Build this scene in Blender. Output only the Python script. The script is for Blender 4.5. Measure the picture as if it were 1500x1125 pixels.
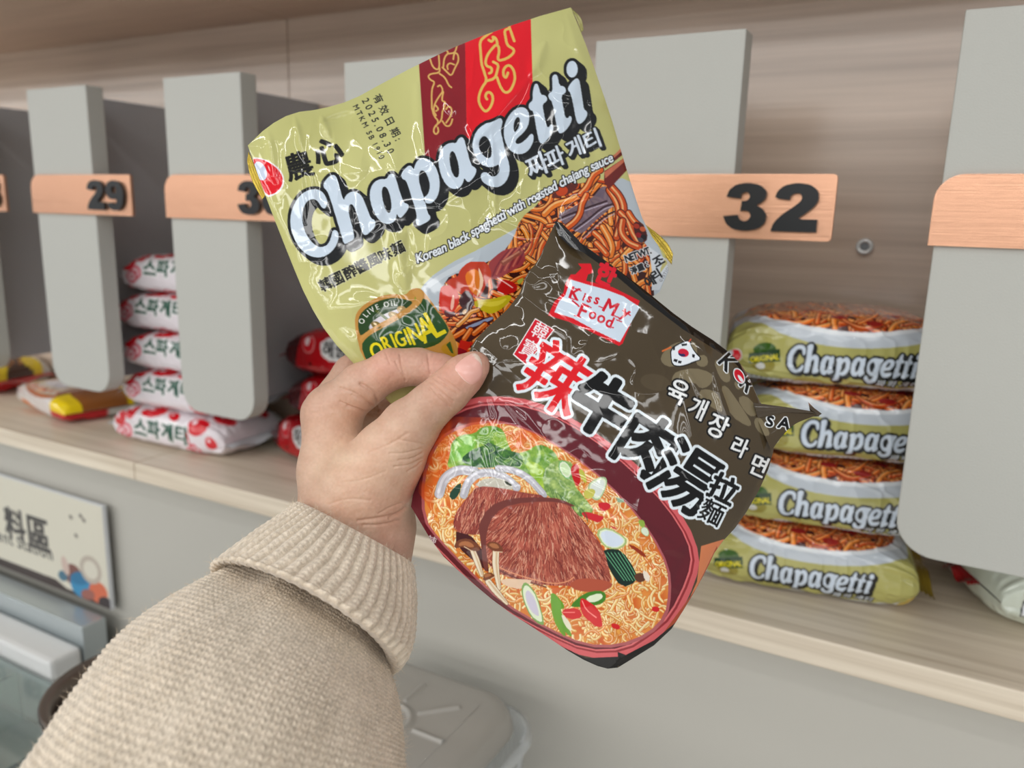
import bpy, bmesh, math, random
import numpy as np
from mathutils import Vector, Matrix
from mathutils.bvhtree import BVHTree

# ------------------------------------------------------------------ scene, camera, light
for o in list(bpy.data.objects): bpy.data.objects.remove(o)
SC = bpy.context.scene
COL = SC.collection
rng = np.random.default_rng(7)
random.seed(7)
H = 1.35                                     # height of the lens above the floor
F = 1155.7                                   # focal length in pixels of a 1500 px frame
CX, CY = 750.0, 562.5
R = np.array([[0.877384074268141, 0.12261703325202061, -0.46385584978213884],
              [0.47907257161213523, -0.1710913593456462, 0.8609397295317451],
              [0.026204147564323623, -0.9775954224083354, -0.20885529137825384]])   # world axes seen by the lens

cam_d = bpy.data.cameras.new('camera'); cam = bpy.data.objects.new('camera', cam_d); COL.objects.link(cam)
cam_d.sensor_width = 36; cam_d.lens = 36 * F / 1500; cam_d.clip_start = 0.01
cam_d.dof.use_dof = True; cam_d.dof.focus_distance = 0.345; cam_d.dof.aperture_fstop = 9.5
cam.matrix_world = Matrix([[R[i, 0], -R[i, 1], -R[i, 2], (0, 0, H)[i]] for i in range(3)] + [[0, 0, 0, 1]])
SC.camera = cam
SC.view_settings.view_transform = 'Standard'; SC.view_settings.look = 'None'
SC.view_settings.gamma = 1; SC.view_settings.exposure = -0.24; SC.view_settings.use_curve_mapping = False

W = bpy.data.worlds.new('store'); SC.world = W; W.use_nodes = True
W.node_tree.nodes['Background'].inputs[0].default_value = (0.95, 0.97, 1.0, 1)
W.node_tree.nodes['Background'].inputs[1].default_value = 0.40

def area(name, loc, target, sx, sy, power, color=(1, 1, 1)):
    l = bpy.data.lights.new(name, 'AREA'); l.shape = 'RECTANGLE'; l.size = sx; l.size_y = sy
    l.energy = power; l.color = color
    o = bpy.data.objects.new(name, l); COL.objects.link(o); o.location = loc
    d = Vector(target) - Vector(loc)
    o.rotation_euler = d.to_track_quat('-Z', 'Y').to_euler()
    return o
# rows of light panels and thin strip fittings on the shop ceiling, all in front of the shelf
for y_, p_ in ((-2.5, 250), (-4.1, 330), (-5.9, 380), (-7.9, 420), (-10.2, 420)):
    area('ceiling_light_row', (-4.0, y_, H + 1.4), (-4.0, y_, 0), 22.0, 0.5, p_, (1, .995, .98))
area('ceiling_strip_lamp', (-0.3, -0.75, H + 1.35), (-0.3, -0.75, 0), 3.0, 0.03, 9, (1, .995, .98))
area('ceiling_strip_lamp', (-0.3, -1.35, H + 1.35), (-0.3, -1.35, 0), 3.0, 0.03, 8, (1, .995, .98))
area('ceiling_strip_lamp', (1.3, -1.2, H + 1.35), (1.3, -1.2, 0), 0.03, 3.0, 6, (1, .995, .98))
area('ceiling_strip_lamp', (-1.9, -1.2, H + 1.35), (-1.9, -1.2, 0), 0.03, 3.0, 6, (1, .995, .98))

# ------------------------------------------------------------------ helpers: points, meshes, tags
def cam_pt(px, py, d):
    """points in lens space (x right, y down, z forward) from pixel and depth"""
    px, py, d = np.broadcast_arrays(np.asarray(px, float), np.asarray(py, float), np.asarray(d, float))
    return np.stack([(px - CX) / F * d, (py - CY) / F * d, d], -1)
def to_world(c): return np.asarray(c) @ R.T + np.array([0, 0, H])
def to_px(w):
    c = (np.asarray(w) - np.array([0, 0, H])) @ R
    return c[..., 0] / c[..., 2] * F + CX, c[..., 1] / c[..., 2] * F + CY, c[..., 2]
def at(px, py, X=None, Y=None, Z=None):
    r = R @ np.array([px - CX, py - CY, F])
    k = Y / r[1] if Y is not None else ((Z - H) / r[2] if Z is not None else X / r[0])
    return r * k + np.array([0, 0, H])

def tag(o, label=None, cat=None, group=None, kind=None):
    if label: o['label'] = label
    if cat: o['category'] = cat
    if group: o['group'] = group
    if kind: o['kind'] = kind
    return o
def empty(name, loc=(0, 0, 0), rz=0.0):
    o = bpy.data.objects.new(name, None); o.location = loc; o.rotation_euler = (0, 0, rz)
    o.empty_display_size = 0.02; COL.objects.link(o); return o
def link(name, me, mat=None, parent=None, smooth=True):
    o = bpy.data.objects.new(name, me); COL.objects.link(o)
    if mat is not None:
        for m in (mat if isinstance(mat, (list, tuple)) else [mat]): me.materials.append(m)
    if smooth: me.polygons.foreach_set('use_smooth', np.ones(len(me.polygons), bool))
    if parent is not None: o.parent = parent
    return o
def mesh_np(name, verts, faces, col=None, uv=None):
    """fast mesh from numpy; faces (n,3) or (n,4); col: linear rgb per vertex"""
    verts = np.asarray(verts, np.float32); faces = np.asarray(faces, np.int32)
    me = bpy.data.meshes.new(name); n, k = faces.shape
    me.vertices.add(len(verts)); me.vertices.foreach_set('co', verts.ravel())
    me.loops.add(n * k); me.loops.foreach_set('vertex_index', faces.ravel())
    me.polygons.add(n); me.polygons.foreach_set('loop_start', np.arange(0, n * k, k, dtype=np.int32))
    me.update(calc_edges=True); me.validate()
    if col is not None:
        a = me.color_attributes.new('print', 'FLOAT_COLOR', 'POINT')
        c4 = np.ones((len(verts), 4), np.float32); c4[:, :3] = col; a.data.foreach_set('color', c4.ravel())
    if uv is not None:
        l = me.uv_layers.new(name='uv'); l.data.foreach_set('uv', np.asarray(uv, np.float32)[faces.ravel()].ravel())
    return me
def grid_faces(nu, nv, wrap_v=False, flip=False):
    i = np.arange(nu - 1)[:, None]; j = np.arange(nv if wrap_v else nv - 1)[None, :]
    j2 = (j + 1) % nv
    a = i * nv + j; b = i * nv + j2; c = (i + 1) * nv + j2; d = (i + 1) * nv + j
    f = np.stack([a, b, c, d], -1).reshape(-1, 4)
    return f[:, ::-1] if flip else f
def bm_mesh(bm, name):
    me = bpy.data.meshes.new(name); bm.to_mesh(me); bm.free(); return me
def box(name, lo, hi, mat, parent=None, bev=0.0, seg=2):
    bm = bmesh.new(); bmesh.ops.create_cube(bm, size=1)
    lo = Vector(lo); hi = Vector(hi)
    for v in bm.verts: v.co = Vector(((v.co[i] + .5) * (hi[i] - lo[i]) + lo[i]) for i in range(3))
    if bev: bmesh.ops.bevel(bm, geom=bm.edges[:], offset=bev, segments=seg, affect='EDGES', profile=.6)
    return link(name, bm_mesh(bm, name), mat, parent, smooth=False)
def prism(name, pts, y0, y1, mat, parent=None, bev=0.0, axis='Y'):
    """outline in the XZ plane (or XY for axis Z) given thickness"""
    bm = bmesh.new()
    f = bm.faces.new([bm.verts.new((p[0], y0, p[1]) if axis == 'Y' else (p[0], p[1], y0)) for p in pts])
    r = bmesh.ops.extrude_face_region(bm, geom=[f])
    for v in [g for g in r['geom'] if isinstance(g, bmesh.types.BMVert)]:
        if axis == 'Y': v.co.y = y1
        else: v.co.z = y1
    bmesh.ops.recalc_face_normals(bm, faces=bm.faces[:])
    if bev:
        bmesh.ops.bevel(bm, geom=[e for e in bm.edges if e.calc_face_angle(0) > .5], offset=bev, segments=2, affect='EDGES', profile=.6)
    return link(name, bm_mesh(bm, name), mat, parent, smooth=False)
def arc(cx, cy, r, a0, a1, n=8):
    return [(cx + r * math.cos(math.radians(a0 + (a1 - a0) * i / n)), cy + r * math.sin(math.radians(a0 + (a1 - a0) * i / n))) for i in range(n + 1)]

# ------------------------------------------------------------------ materials
def s2l(c):
    c = np.asarray(c, float) / 255.0
    return np.where(c <= .04045, c / 12.92, ((c + .055) / 1.055) ** 2.4)
def new_mat(name):
    m = bpy.data.materials.new(name); m.use_nodes = True
    return m, m.node_tree.nodes, m.node_tree.links, m.node_tree.nodes['Principled BSDF']
def plain(name, rgb, rough=.5, metal=0, bump=0, bscale=200, var=0, vscale=(1, 1, 1), coat=0, spec=.5, stretch=(1, 1, 1)):
    m, N, L, P = new_mat(name)
    c = s2l(rgb); P.inputs['Base Color'].default_value = (*c, 1)
    P.inputs['Roughness'].default_value = rough; P.inputs['Metallic'].default_value = metal
    P.inputs['Coat Weight'].default_value = coat; P.inputs['Specular IOR Level'].default_value = spec
    tc = N.new('ShaderNodeTexCoord')
    if bump:
        mp = N.new('ShaderNodeMapping'); mp.inputs['Scale'].default_value = stretch; L.new(tc.outputs['Object'], mp.inputs[0])
        n = N.new('ShaderNodeTexNoise'); n.inputs['Scale'].default_value = bscale; n.inputs['Detail'].default_value = 3
        b = N.new('ShaderNodeBump'); b.inputs['Strength'].default_value = bump; b.inputs['Distance'].default_value = .001
        L.new(mp.outputs[0], n.inputs['Vector']); L.new(n.outputs[0], b.inputs['Height']); L.new(b.outputs[0], P.inputs['Normal'])
    if var:
        mp = N.new('ShaderNodeMapping'); mp.inputs['Scale'].default_value = vscale; L.new(tc.outputs['Object'], mp.inputs[0])
        n = N.new('ShaderNodeTexNoise'); n.inputs['Scale'].default_value = 1; n.inputs['Detail'].default_value = 4
        L.new(mp.outputs[0], n.inputs['Vector'])
        r = N.new('ShaderNodeValToRGB'); r.color_ramp.elements[0].position = .3; r.color_ramp.elements[1].position = .7
        r.color_ramp.elements[0].color = (*(c * (1 - var)), 1); r.color_ramp.elements[1].color = (*np.minimum(c * (1 + var), 1), 1)
        L.new(n.outputs[0], r.inputs[0]); L.new(r.outputs[0], P.inputs['Base Color'])
    return m
def wood(name, light, dark, scale=(3, 60, 60), rough=.45, fine=9.0, spec=.5):
    """laminate with long grain along object X"""
    m, N, L, P = new_mat(name)
    tc = N.new('ShaderNodeTexCoord'); mp = N.new('ShaderNodeMapping'); mp.inputs['Scale'].default_value = scale
    L.new(tc.outputs['Object'], mp.inputs[0])
    n1 = N.new('ShaderNodeTexNoise'); n1.inputs['Scale'].default_value = 1; n1.inputs['Detail'].default_value = 5; n1.inputs['Distortion'].default_value = .6
    n2 = N.new('ShaderNodeTexNoise'); n2.inputs['Scale'].default_value = fine; n2.inputs['Detail'].default_value = 3
    L.new(mp.outputs[0], n1.inputs['Vector']); L.new(mp.outputs[0], n2.inputs['Vector'])
    mx = N.new('ShaderNodeMix'); mx.inputs[0].default_value = .35; L.new(n1.outputs[0], mx.inputs[2]); L.new(n2.outputs[0], mx.inputs[3])
    r = N.new('ShaderNodeValToRGB'); e = r.color_ramp.elements
    e[0].position = .32; e[1].position = .66
    e[0].color = (*s2l(dark), 1); e[1].color = (*s2l(light), 1)
    L.new(mx.outputs[0], r.inputs[0]); L.new(r.outputs[0], P.inputs['Base Color'])
    b = N.new('ShaderNodeBump'); b.inputs['Strength'].default_value = .12; b.inputs['Distance'].default_value = .0006
    L.new(mx.outputs[0], b.inputs['Height']); L.new(b.outputs[0], P.inputs['Normal'])
    P.inputs['Roughness'].default_value = rough; P.inputs['Specular IOR Level'].default_value = spec
    return m
def film(name, rough=.06, coat=0, bump=.05, bscale=90, metal=0.0, spec=.62):
    """printed plastic film: colour from the print, gloss from the film"""
    m, N, L, P = new_mat(name)
    a = N.new('ShaderNodeAttribute'); a.attribute_name = 'print'; L.new(a.outputs['Color'], P.inputs['Base Color'])
    P.inputs['Roughness'].default_value = rough; P.inputs['Coat Weight'].default_value = coat
    P.inputs['Coat Roughness'].default_value = .04; P.inputs['Metallic'].default_value = metal
    P.inputs['Specular IOR Level'].default_value = spec
    if bump:
        tc = N.new('ShaderNodeTexCoord'); n = N.new('ShaderNodeTexNoise'); n.inputs['Scale'].default_value = bscale
        n.inputs['Detail'].default_value = 2; n.inputs['Distortion'].default_value = .7
        b = N.new('ShaderNodeBump'); b.inputs['Strength'].default_value = bump; b.inputs['Distance'].default_value = .001
        L.new(tc.outputs['Object'], n.inputs['Vector']); L.new(n.outputs[0], b.inputs['Height'])
        L.new(b.outputs[0], P.inputs['Normal']); L.new(b.outputs[0], P.inputs['Coat Normal'])
    return m

M = {}
M['laminate'] = plain('grey_laminate', (182, 182, 175), .5, bump=.25, bscale=900)
M['divider'] = plain('grey_board', (168, 170, 174), .55, bump=.15, bscale=700)
M['edge'] = plain('edge_band', (200, 196, 188), .4)
M['wall'] = wood('walnut_laminate', (226, 205, 186), (198, 177, 158), (1.6, 60, 66), .22, 4, .9)
M['soffit'] = wood('soffit_laminate', (206, 178, 156), (188, 160, 138), (2.2, 24, 34), .45, 4)
M['shelf'] = wood('pale_ash_laminate', (232, 220, 200), (196, 180, 158), (2.5, 90, 90), .4, 3)
M['fascia'] = plain('fascia_grey', (184, 181, 172), .5, bump=.1, bscale=500)
M['copper'] = plain('brushed_copper', (232, 178, 146), .34, 1.0, bump=.14, bscale=20, stretch=(1, 120, 120))
M['black'] = plain('black_acrylic', (22, 24, 26), .35)
M['steel'] = plain('steel', (190, 192, 192), .3, 1.0)
M['bolt'] = plain('bolt_zinc', (226, 228, 226), .3, .3)
M['dark'] = plain('dark_gap', (26, 24, 24), .6)
M['film'] = film('printed_film')
M['film_b'] = film('printed_film_dark', rough=.055, coat=0, spec=.55, bump=.04, bscale=120)
M['film_s'] = film('printed_film_shelf', bump=.22, bscale=60)
M['print'] = film('flat_print', rough=.45, coat=0, bump=0)
M['gold'] = plain('gold_film', (186, 160, 58), .22, .55, bump=.4, bscale=150)
M['olive'] = plain('olive_film', (168, 162, 92), .2, .2, bump=.4, bscale=150, coat=.5)
M['brownfilm'] = plain('brown_film', (70, 58, 42), .18, bump=.3, bscale=120, coat=.8)
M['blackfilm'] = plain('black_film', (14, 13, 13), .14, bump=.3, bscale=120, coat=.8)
M['redfilm'] = plain('red_film', (170, 20, 30), .18, bump=.3, bscale=120, coat=.8)
M['whitefilm'] = plain('white_film', (220, 222, 226), .25, bump=.3, bscale=120, coat=.5)

# ------------------------------------------------------------------ painter: print artwork drawn in code
_glyph = {}
def glyph(ch):
    """boundary edges (n,2,2) and advance of a character in em units"""
    if ch in _glyph: return _glyph[ch]
    c = bpy.data.curves.new('g', 'FONT'); c.body = ch + '|'; c.resolution_u = 4
    o = bpy.data.objects.new('g', c); COL.objects.link(o)
    c.body = ch + 'I'; bpy.context.view_layer.update()
    me = o.to_mesh()
    def data(me):
        v = np.array([p.co[:2] for p in me.vertices]) if len(me.vertices) else np.zeros((0, 2))
        cnt = {}
        for p in me.polygons:
            for e in p.edge_keys: cnt[e] = cnt.get(e, 0) + 1
        return v, [e for e, k in cnt.items() if k == 1]
    v, ed = data(me); xmax_I = v[:, 0].max() if len(v) else 0
    o.to_mesh_clear(); c.body = 'I'; bpy.context.view_layer.update()
    v0, _ = data(o.to_mesh()); o.to_mesh_clear()
    adv = xmax_I - v0[:, 0].max()
    c.body = ch; bpy.context.view_layer.update()
    v, ed = data(o.to_mesh()); o.to_mesh_clear()
    E = np.array([[v[a], v[b]] for a, b in ed]) if ed else np.zeros((0, 2, 2))
    bpy.data.objects.remove(o); bpy.data.curves.remove(c)
    _glyph[ch] = (E, adv); return _glyph[ch]

def smooth_poly(pts, n=1, closed=True):
    p = np.asarray(pts, float)
    for _ in range(n):
        q = np.roll(p, -1, 0) if closed else p[1:]
        b = p if closed else p[:-1]
        a = np.stack([b * .75 + q * .25, b * .25 + q * .75], 1).reshape(-1, 2)
        p = a if closed else np.vstack([p[:1], a, p[-1:]])
    return p
def vnoise(x, y, seed=0):
    x = np.asarray(x, float); y = np.asarray(y, float)
    g = np.random.default_rng(seed).random((256, 256))
    xi = np.floor(x).astype(int); yi = np.floor(y).astype(int); fx = x - xi; fy = y - yi
    fx = fx * fx * (3 - 2 * fx); fy = fy * fy * (3 - 2 * fy)
    a = g[xi % 256, yi % 256]; b = g[(xi + 1) % 256, yi % 256]; c = g[xi % 256, (yi + 1) % 256]; d = g[(xi + 1) % 256, (yi + 1) % 256]
    return (a * (1 - fx) + b * fx) * (1 - fy) + (c * (1 - fx) + d * fx) * fy

class Canvas:
    def __init__(s, x0, y0, x1, y1, ss, bg):
        s.x0, s.y0, s.ss = x0, y0, ss
        s.w = int((x1 - x0) * ss); s.h = int((y1 - y0) * ss)
        s.im = np.empty((s.h, s.w, 3), np.float32); s.im[:] = bg
    def T(s, p):
        p = np.asarray(p, float); return np.stack([(p[..., 0] - s.x0) * s.ss, (p[..., 1] - s.y0) * s.ss], -1)
    def poly_mask(s, polys):
        """anti-aliased even-odd mask of closed polygons (canvas pixels)"""
        E = np.concatenate([np.stack([p, np.roll(p, -1, 0)], 1) for p in polys])
        return s.edge_mask(E)
    def edge_mask(s, E):
        if len(E) == 0: return None
        lo = np.floor(E.reshape(-1, 2).min(0)).astype(int) - 1; hi = np.ceil(E.reshape(-1, 2).max(0)).astype(int) + 2
        c0, r0 = max(lo[0], 0), max(lo[1], 0); c1, r1 = min(hi[0], s.w), min(hi[1], s.h)
        if c1 <= c0 or r1 <= r0: return None
        V = 3; Hs = 3
        nr = (r1 - r0) * V; nc = (c1 - c0) * Hs
        buf = np.zeros((nr, nc + 1), np.int16)
        for (xa, ya), (xb, yb) in E:
            if ya == yb: continue
            if ya > yb: xa, ya, xb, yb = xb, yb, xa, ya
            k0 = max(int(math.ceil((ya - r0) * V - .5)), 0); k1 = min(int(math.ceil((yb - r0) * V - .5)), nr)
            if k1 <= k0: continue
            k = np.arange(k0, k1); y = (k + .5) / V + r0
            x = (xa + (y - ya) * (xb - xa) / (yb - ya) - c0) * Hs
            buf[k, np.clip(np.round(x), 0, nc).astype(int)] += 1
        m = (np.cumsum(buf, 1)[:, :nc] & 1).astype(np.float32)
        m = m.reshape(r1 - r0, V, c1 - c0, Hs).mean((1, 3))
        return m, r0, c0
    def put(s, mk, color, alpha=1.0):
        if mk is None: return
        m, r0, c0 = mk
        v = s.im[r0:r0 + m.shape[0], c0:c0 + m.shape[1]]
        a = (m * alpha)[..., None]
        v += (np.asarray(color, np.float32) - v) * a
    def coords(s, mk):
        m, r0, c0 = mk
        X = (np.arange(m.shape[1]) + c0 + .5) / s.ss + s.x0; Y = (np.arange(m.shape[0]) + r0 + .5) / s.ss + s.y0
        return np.meshgrid(X, Y)
    def poly(s, pts, color, sm=0, alpha=1.0):
        mk = s.poly_mask([s.T(smooth_poly(pts, sm) if sm else pts)]); s.put(mk, color, alpha); return mk
    def ell(s, cx, cy, rx, ry, ang, color, alpha=1.0, n=40):
        t = np.linspace(0, 2 * np.pi, n, endpoint=False); a = math.radians(ang)
        x = rx * np.cos(t); y = ry * np.sin(t)
        return s.poly(np.stack([cx + x * math.cos(a) - y * math.sin(a), cy + x * math.sin(a) + y * math.cos(a)], -1), color, 0, alpha)
    def stroke_mask(s, pts, w, sm=1):
        p = np.asarray(pts, float); w = np.broadcast_to(np.asarray(w, float), (len(p),))
        if sm: 
            q = smooth_poly(np.column_stack([p[:, 0], w]), sm, False)[:, 1]; p = smooth_poly(p, sm, False); w = q
        p = s.T(p); w = w * s.ss / 2
        mx = w.max() + 2
        lo = np.floor(p.min(0) - mx).astype(int); hi = np.ceil(p.max(0) + mx).astype(int)
        c0, r0 = max(lo[0], 0), max(lo[1], 0); c1, r1 = min(hi[0], s.w), min(hi[1], s.h)
        if c1 <= c0 or r1 <= r0: return None
        m = np.zeros((r1 - r0, c1 - c0), np.float32)
        for i in range(len(p) - 1):
            a, b, wa, wb = p[i], p[i + 1], w[i], w[i + 1]; mm = max(wa, wb) + 1.5
            x0 = max(int(min(a[0], b[0]) - mm), c0); x1 = min(int(max(a[0], b[0]) + mm) + 1, c1)
            y0 = max(int(min(a[1], b[1]) - mm), r0); y1 = min(int(max(a[1], b[1]) + mm) + 1, r1)
            if x1 <= x0 or y1 <= y0: continue
            X = np.arange(x0, x1)[None] + .5; Y = np.arange(y0, y1)[:, None] + .5
            d = b - a; L2 = max(d @ d, 1e-9); t = np.clip(((X - a[0]) * d[0] + (Y - a[1]) * d[1]) / L2, 0, 1)
            dist = np.hypot(X - a[0] - t * d[0], Y - a[1] - t * d[1]) - (wa + (wb - wa) * t)
            sub = m[y0 - r0:y1 - r0, x0 - c0:x1 - c0]; np.maximum(sub, np.clip(.5 - dist, 0, 1), out=sub)
        return m, r0, c0
    def stroke(s, pts, w, color, sm=1, alpha=1.0):
        s.put(s.stroke_mask(pts, w, sm), color, alpha)
    def grow(s, mk, r, shift=None):
        """dilate a mask by r (px) and optionally sweep it along a shift (px)"""
        if mk is None: return None
        m, r0, c0 = mk; r = r * s.ss; sh = np.array(shift if shift is not None else (0, 0)) * s.ss
        pad = int(math.ceil(r + np.abs(sh).max())) + 1
        p = np.pad(m, pad); out = p.copy(); k = int(math.ceil(r))
        for dy in range(-k, k + 1):
            rem = r * r - dy * dy
            if rem < 0: continue
            hw = int(round(math.sqrt(rem)))
            row = p.copy(); wdt = 1                              # running horizontal maximum
            acc = p.copy(); span = 0
            while span < hw:
                st = min(max(span, 1), hw - span)
                acc = np.maximum(acc, np.maximum(np.roll(acc, st, 1), np.roll(acc, -st, 1))); span += st
            np.maximum(out, np.roll(acc, dy, 0), out=out)
        if shift is not None:
            n = int(max(np.abs(sh))) ; base = out.copy()
            for i in range(1, n + 1):
                dx, dy = np.round(sh * i / n).astype(int)
                np.maximum(out, np.roll(np.roll(base, dx, 1), dy, 0), out=out)
        R0, C0 = r0 - pad, c0 - pad
        a0, b0 = max(0, -R0), max(0, -C0); a1 = min(out.shape[0], s.h - R0); b1 = min(out.shape[1], s.w - C0)
        return out[a0:a1, b0:b1], R0 + a0, C0 + b0
    def union(s, mks):
        mks = [k for k in mks if k is not None]
        if not mks: return None
        r0 = min(k[1] for k in mks); c0 = min(k[2] for k in mks)
        r1 = max(k[1] + k[0].shape[0] for k in mks); c1 = max(k[2] + k[0].shape[1] for k in mks)
        m = np.zeros((r1 - r0, c1 - c0), np.float32)
        for k, a, b in mks:
            v = m[a - r0:a - r0 + k.shape[0], b - c0:b - c0 + k.shape[1]]; np.maximum(v, k, out=v)
        return m, r0, c0
    def text_mask(s, txt, path, size, shear=0.0, sx=1.0, bold=0.0, fit=True, cen=False):
        """text along a polyline path; size = cap em in px; fit stretches advance to the path"""
        P = np.asarray(path, float); seg = np.hypot(*(P[1:] - P[:-1]).T); cum = np.r_[0, np.cumsum(seg)]; tot = cum[-1]
        adv = [glyph(c)[1] * size * sx for c in txt]; ext = sum(adv)
        k = tot / ext if fit else 1.0
        x = 0.0; mks = []
        for c, a in zip(txt, adv):
            E, _ = glyph(c)
            if len(E):
                mid = (x + a / 2) * k; mid = min(max(mid, 0), tot - 1e-6)
                i = min(np.searchsorted(cum, mid, 'right') - 1, len(seg) - 1)
                d = (P[i + 1] - P[i]) / seg[i]; o = P[i] + d * (mid - cum[i]); up = np.array([d[1], -d[0]])
                gx = (E[..., 0] * size * sx - a / 2) * (k if fit == 'wide' else 1) + E[..., 1] * size * shear; gy = E[..., 1] * size
                mks.append(s.edge_mask(s.T(o + gx[..., None] * d + gy[..., None] * up)))
            x += a
        m = s.union(mks)
        return s.grow(m, bold) if (bold and m is not None) else m
    def char_mask(s, ch, cx, cy, size, rot=0.0, bold=0.0, sx=1.0, shear=0.0):
        """one character centred at a point, rot in degrees clockwise on the picture"""
        E, _ = glyph(ch); p = E.reshape(-1, 2); c = (p.min(0) + p.max(0)) / 2; k = size / max((p.max(0) - p.min(0)).max(), 1e-6)
        q = (E - c) * k; q = np.stack([q[..., 0] * sx + q[..., 1] * shear, -q[..., 1]], -1)
        a = math.radians(rot); ca, sa = math.cos(a), math.sin(a)
        q = np.stack([q[..., 0] * ca - q[..., 1] * sa + cx, q[..., 0] * sa + q[..., 1] * ca + cy], -1)
        m = s.edge_mask(s.T(q))
        return s.grow(m, bold) if (bold and m is not None) else m
    def sample(s, px, py):
        x = np.clip((px - s.x0) * s.ss - .5, 0, s.w - 1.001); y = np.clip((py - s.y0) * s.ss - .5, 0, s.h - 1.001)
        i = x.astype(int); j = y.astype(int); fx = (x - i)[..., None]; fy = (y - j)[..., None]
        c = (s.im[j, i] * (1 - fx) + s.im[j, i + 1] * fx) * (1 - fy) + (s.im[j + 1, i] * (1 - fx) + s.im[j + 1, i + 1] * fx) * fy
        return s2l(np.clip(c, 0, 255))
    def noodle(s, pts, w, col, hi, dark, sm=2):
        s.stroke(pts, w * 1.35, dark, sm); s.stroke(pts, w, col, sm)
        p = np.asarray(pts, float) + np.array([-.16 * w, -.2 * w]); s.stroke(p, w * .3, hi, sm, .75)
    def noodles(s, mk, n, w, cols, hi, dark, seed, length=40, curl=.9):
        """random wavy noodles clipped to a mask"""
        r = np.random.default_rng(seed); keep = s.im.copy(); m, r0, c0 = mk
        ys, xs = np.nonzero(m > .5); pick = r.integers(0, len(xs), n)
        for i in pick:
            x = (xs[i] + c0) / s.ss + s.x0; y = (ys[i] + r0) / s.ss + s.y0
            a = r.uniform(0, 6.28); k = r.uniform(-curl, curl); pts = [(x, y)]
            for j in range(6):
                a += k + r.uniform(-.25, .25); x += math.cos(a) * length / 6; y += math.sin(a) * length / 6; pts.append((x, y))
            c = np.array(cols[r.integers(len(cols))]) + r.uniform(-12, 12)
            s.noodle(pts, w * r.uniform(.75, 1.2), c, hi, dark, 1)
        full = np.zeros(s.im.shape[:2], np.float32); full[r0:r0 + m.shape[0], c0:c0 + m.shape[1]] = m
        s.im = keep + (s.im - keep) * full[..., None]

def crop(ox, oy, sc):
    return lambda *p: [(ox + x / sc, oy + y / sc) for x, y in p]

# ------------------------------------------------------------------ the setting
Z = lambda z: H + z
PY = 0.58                      # front plane of the dividers
WALL_Y, SOFFIT_Z, SHELF_Z, SHELF_Y = 0.78, Z(.229), Z(-.297), 0.572
XSEAM = at(420, 28, Y=WALL_Y)[0]

def structure(name):
    o = empty(name); o['kind'] = 'structure'; return o
wall = structure('wall_back')
for x0, x1 in ((-2.6, XSEAM - .0006), (XSEAM + .0006, 1.0)):
    box('wall_panel', (x0, WALL_Y, SHELF_Z - .02), (x1, WALL_Y + .02, SOFFIT_Z + .02), M['wall'], wall, .0006, 1)
soff = structure('ceiling')
for x0, x1 in ((-2.6, XSEAM - .0006), (XSEAM + .0006, 1.0)):
    box('soffit_panel', (x0, .50, SOFFIT_Z), (x1, WALL_Y + .02, SOFFIT_Z + .022), M['soffit'], soff, .0006, 1)
low = box('wall_front', (-2.6, .60, .60), (1.0, .625, SHELF_Z - .022), M['fascia']); low['kind'] = 'structure'
fl = box('floor', (-3.2, -3.2, -.02), (2.2, .9, 0), plain('floor_tile', (214, 212, 206), .35, var=.05, vscale=(3, 3, 3))); fl['kind'] = 'structure'

SSEAM = at(212, 673, Z=SHELF_Z)[0]
tag(box('shelf_board', (-2.6, SHELF_Y, SHELF_Z - .022), (SSEAM - .0008, WALL_Y, SHELF_Z), M['shelf'], None, .0015, 2),
    'far pale wooden shelf board left of the joint, carrying red packets', 'shelf')
tag(box('shelf_board', (SSEAM + .0008, SHELF_Y, SHELF_Z - .022), (1.0, WALL_Y, SHELF_Z), M['shelf'], None, .0015, 2),
    'near pale wooden shelf board right of the joint, carrying the olive packets', 'shelf')

# hex bolt in the back wall
b = empty('hex_bolt', at(1267, 361, Y=WALL_Y)); tag(b, 'zinc socket bolt set in the walnut back wall', 'bolt')
def lathe(name, prof, n, mat, parent, axis='Y'):
    v = []; 
    for r, h in prof:
        for k in range(n):
            t = 2 * math.pi * k / n; v.append((r * math.cos(t), h, r * math.sin(t)) if axis == 'Y' else (r * math.cos(t), r * math.sin(t), h))
    o = link(name, mesh_np(name, v, grid_faces(len(prof), n, True, flip=(axis == 'Z'))), mat, parent); return o
lathe('bolt_head', [(.0072, 0), (.0072, -.004), (.0066, -.005), (.0040, -.005), (.0036, -.0042)], 40, M['bolt'], b)
hexv = [(.0037 * math.cos(math.pi / 3 * k), .0037 * math.sin(math.pi / 3 * k)) for k in range(6)]
prism('socket', hexv, -.0044, -.0020, plain('socket_shade', (120, 124, 126), .4, .6), b)

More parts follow.
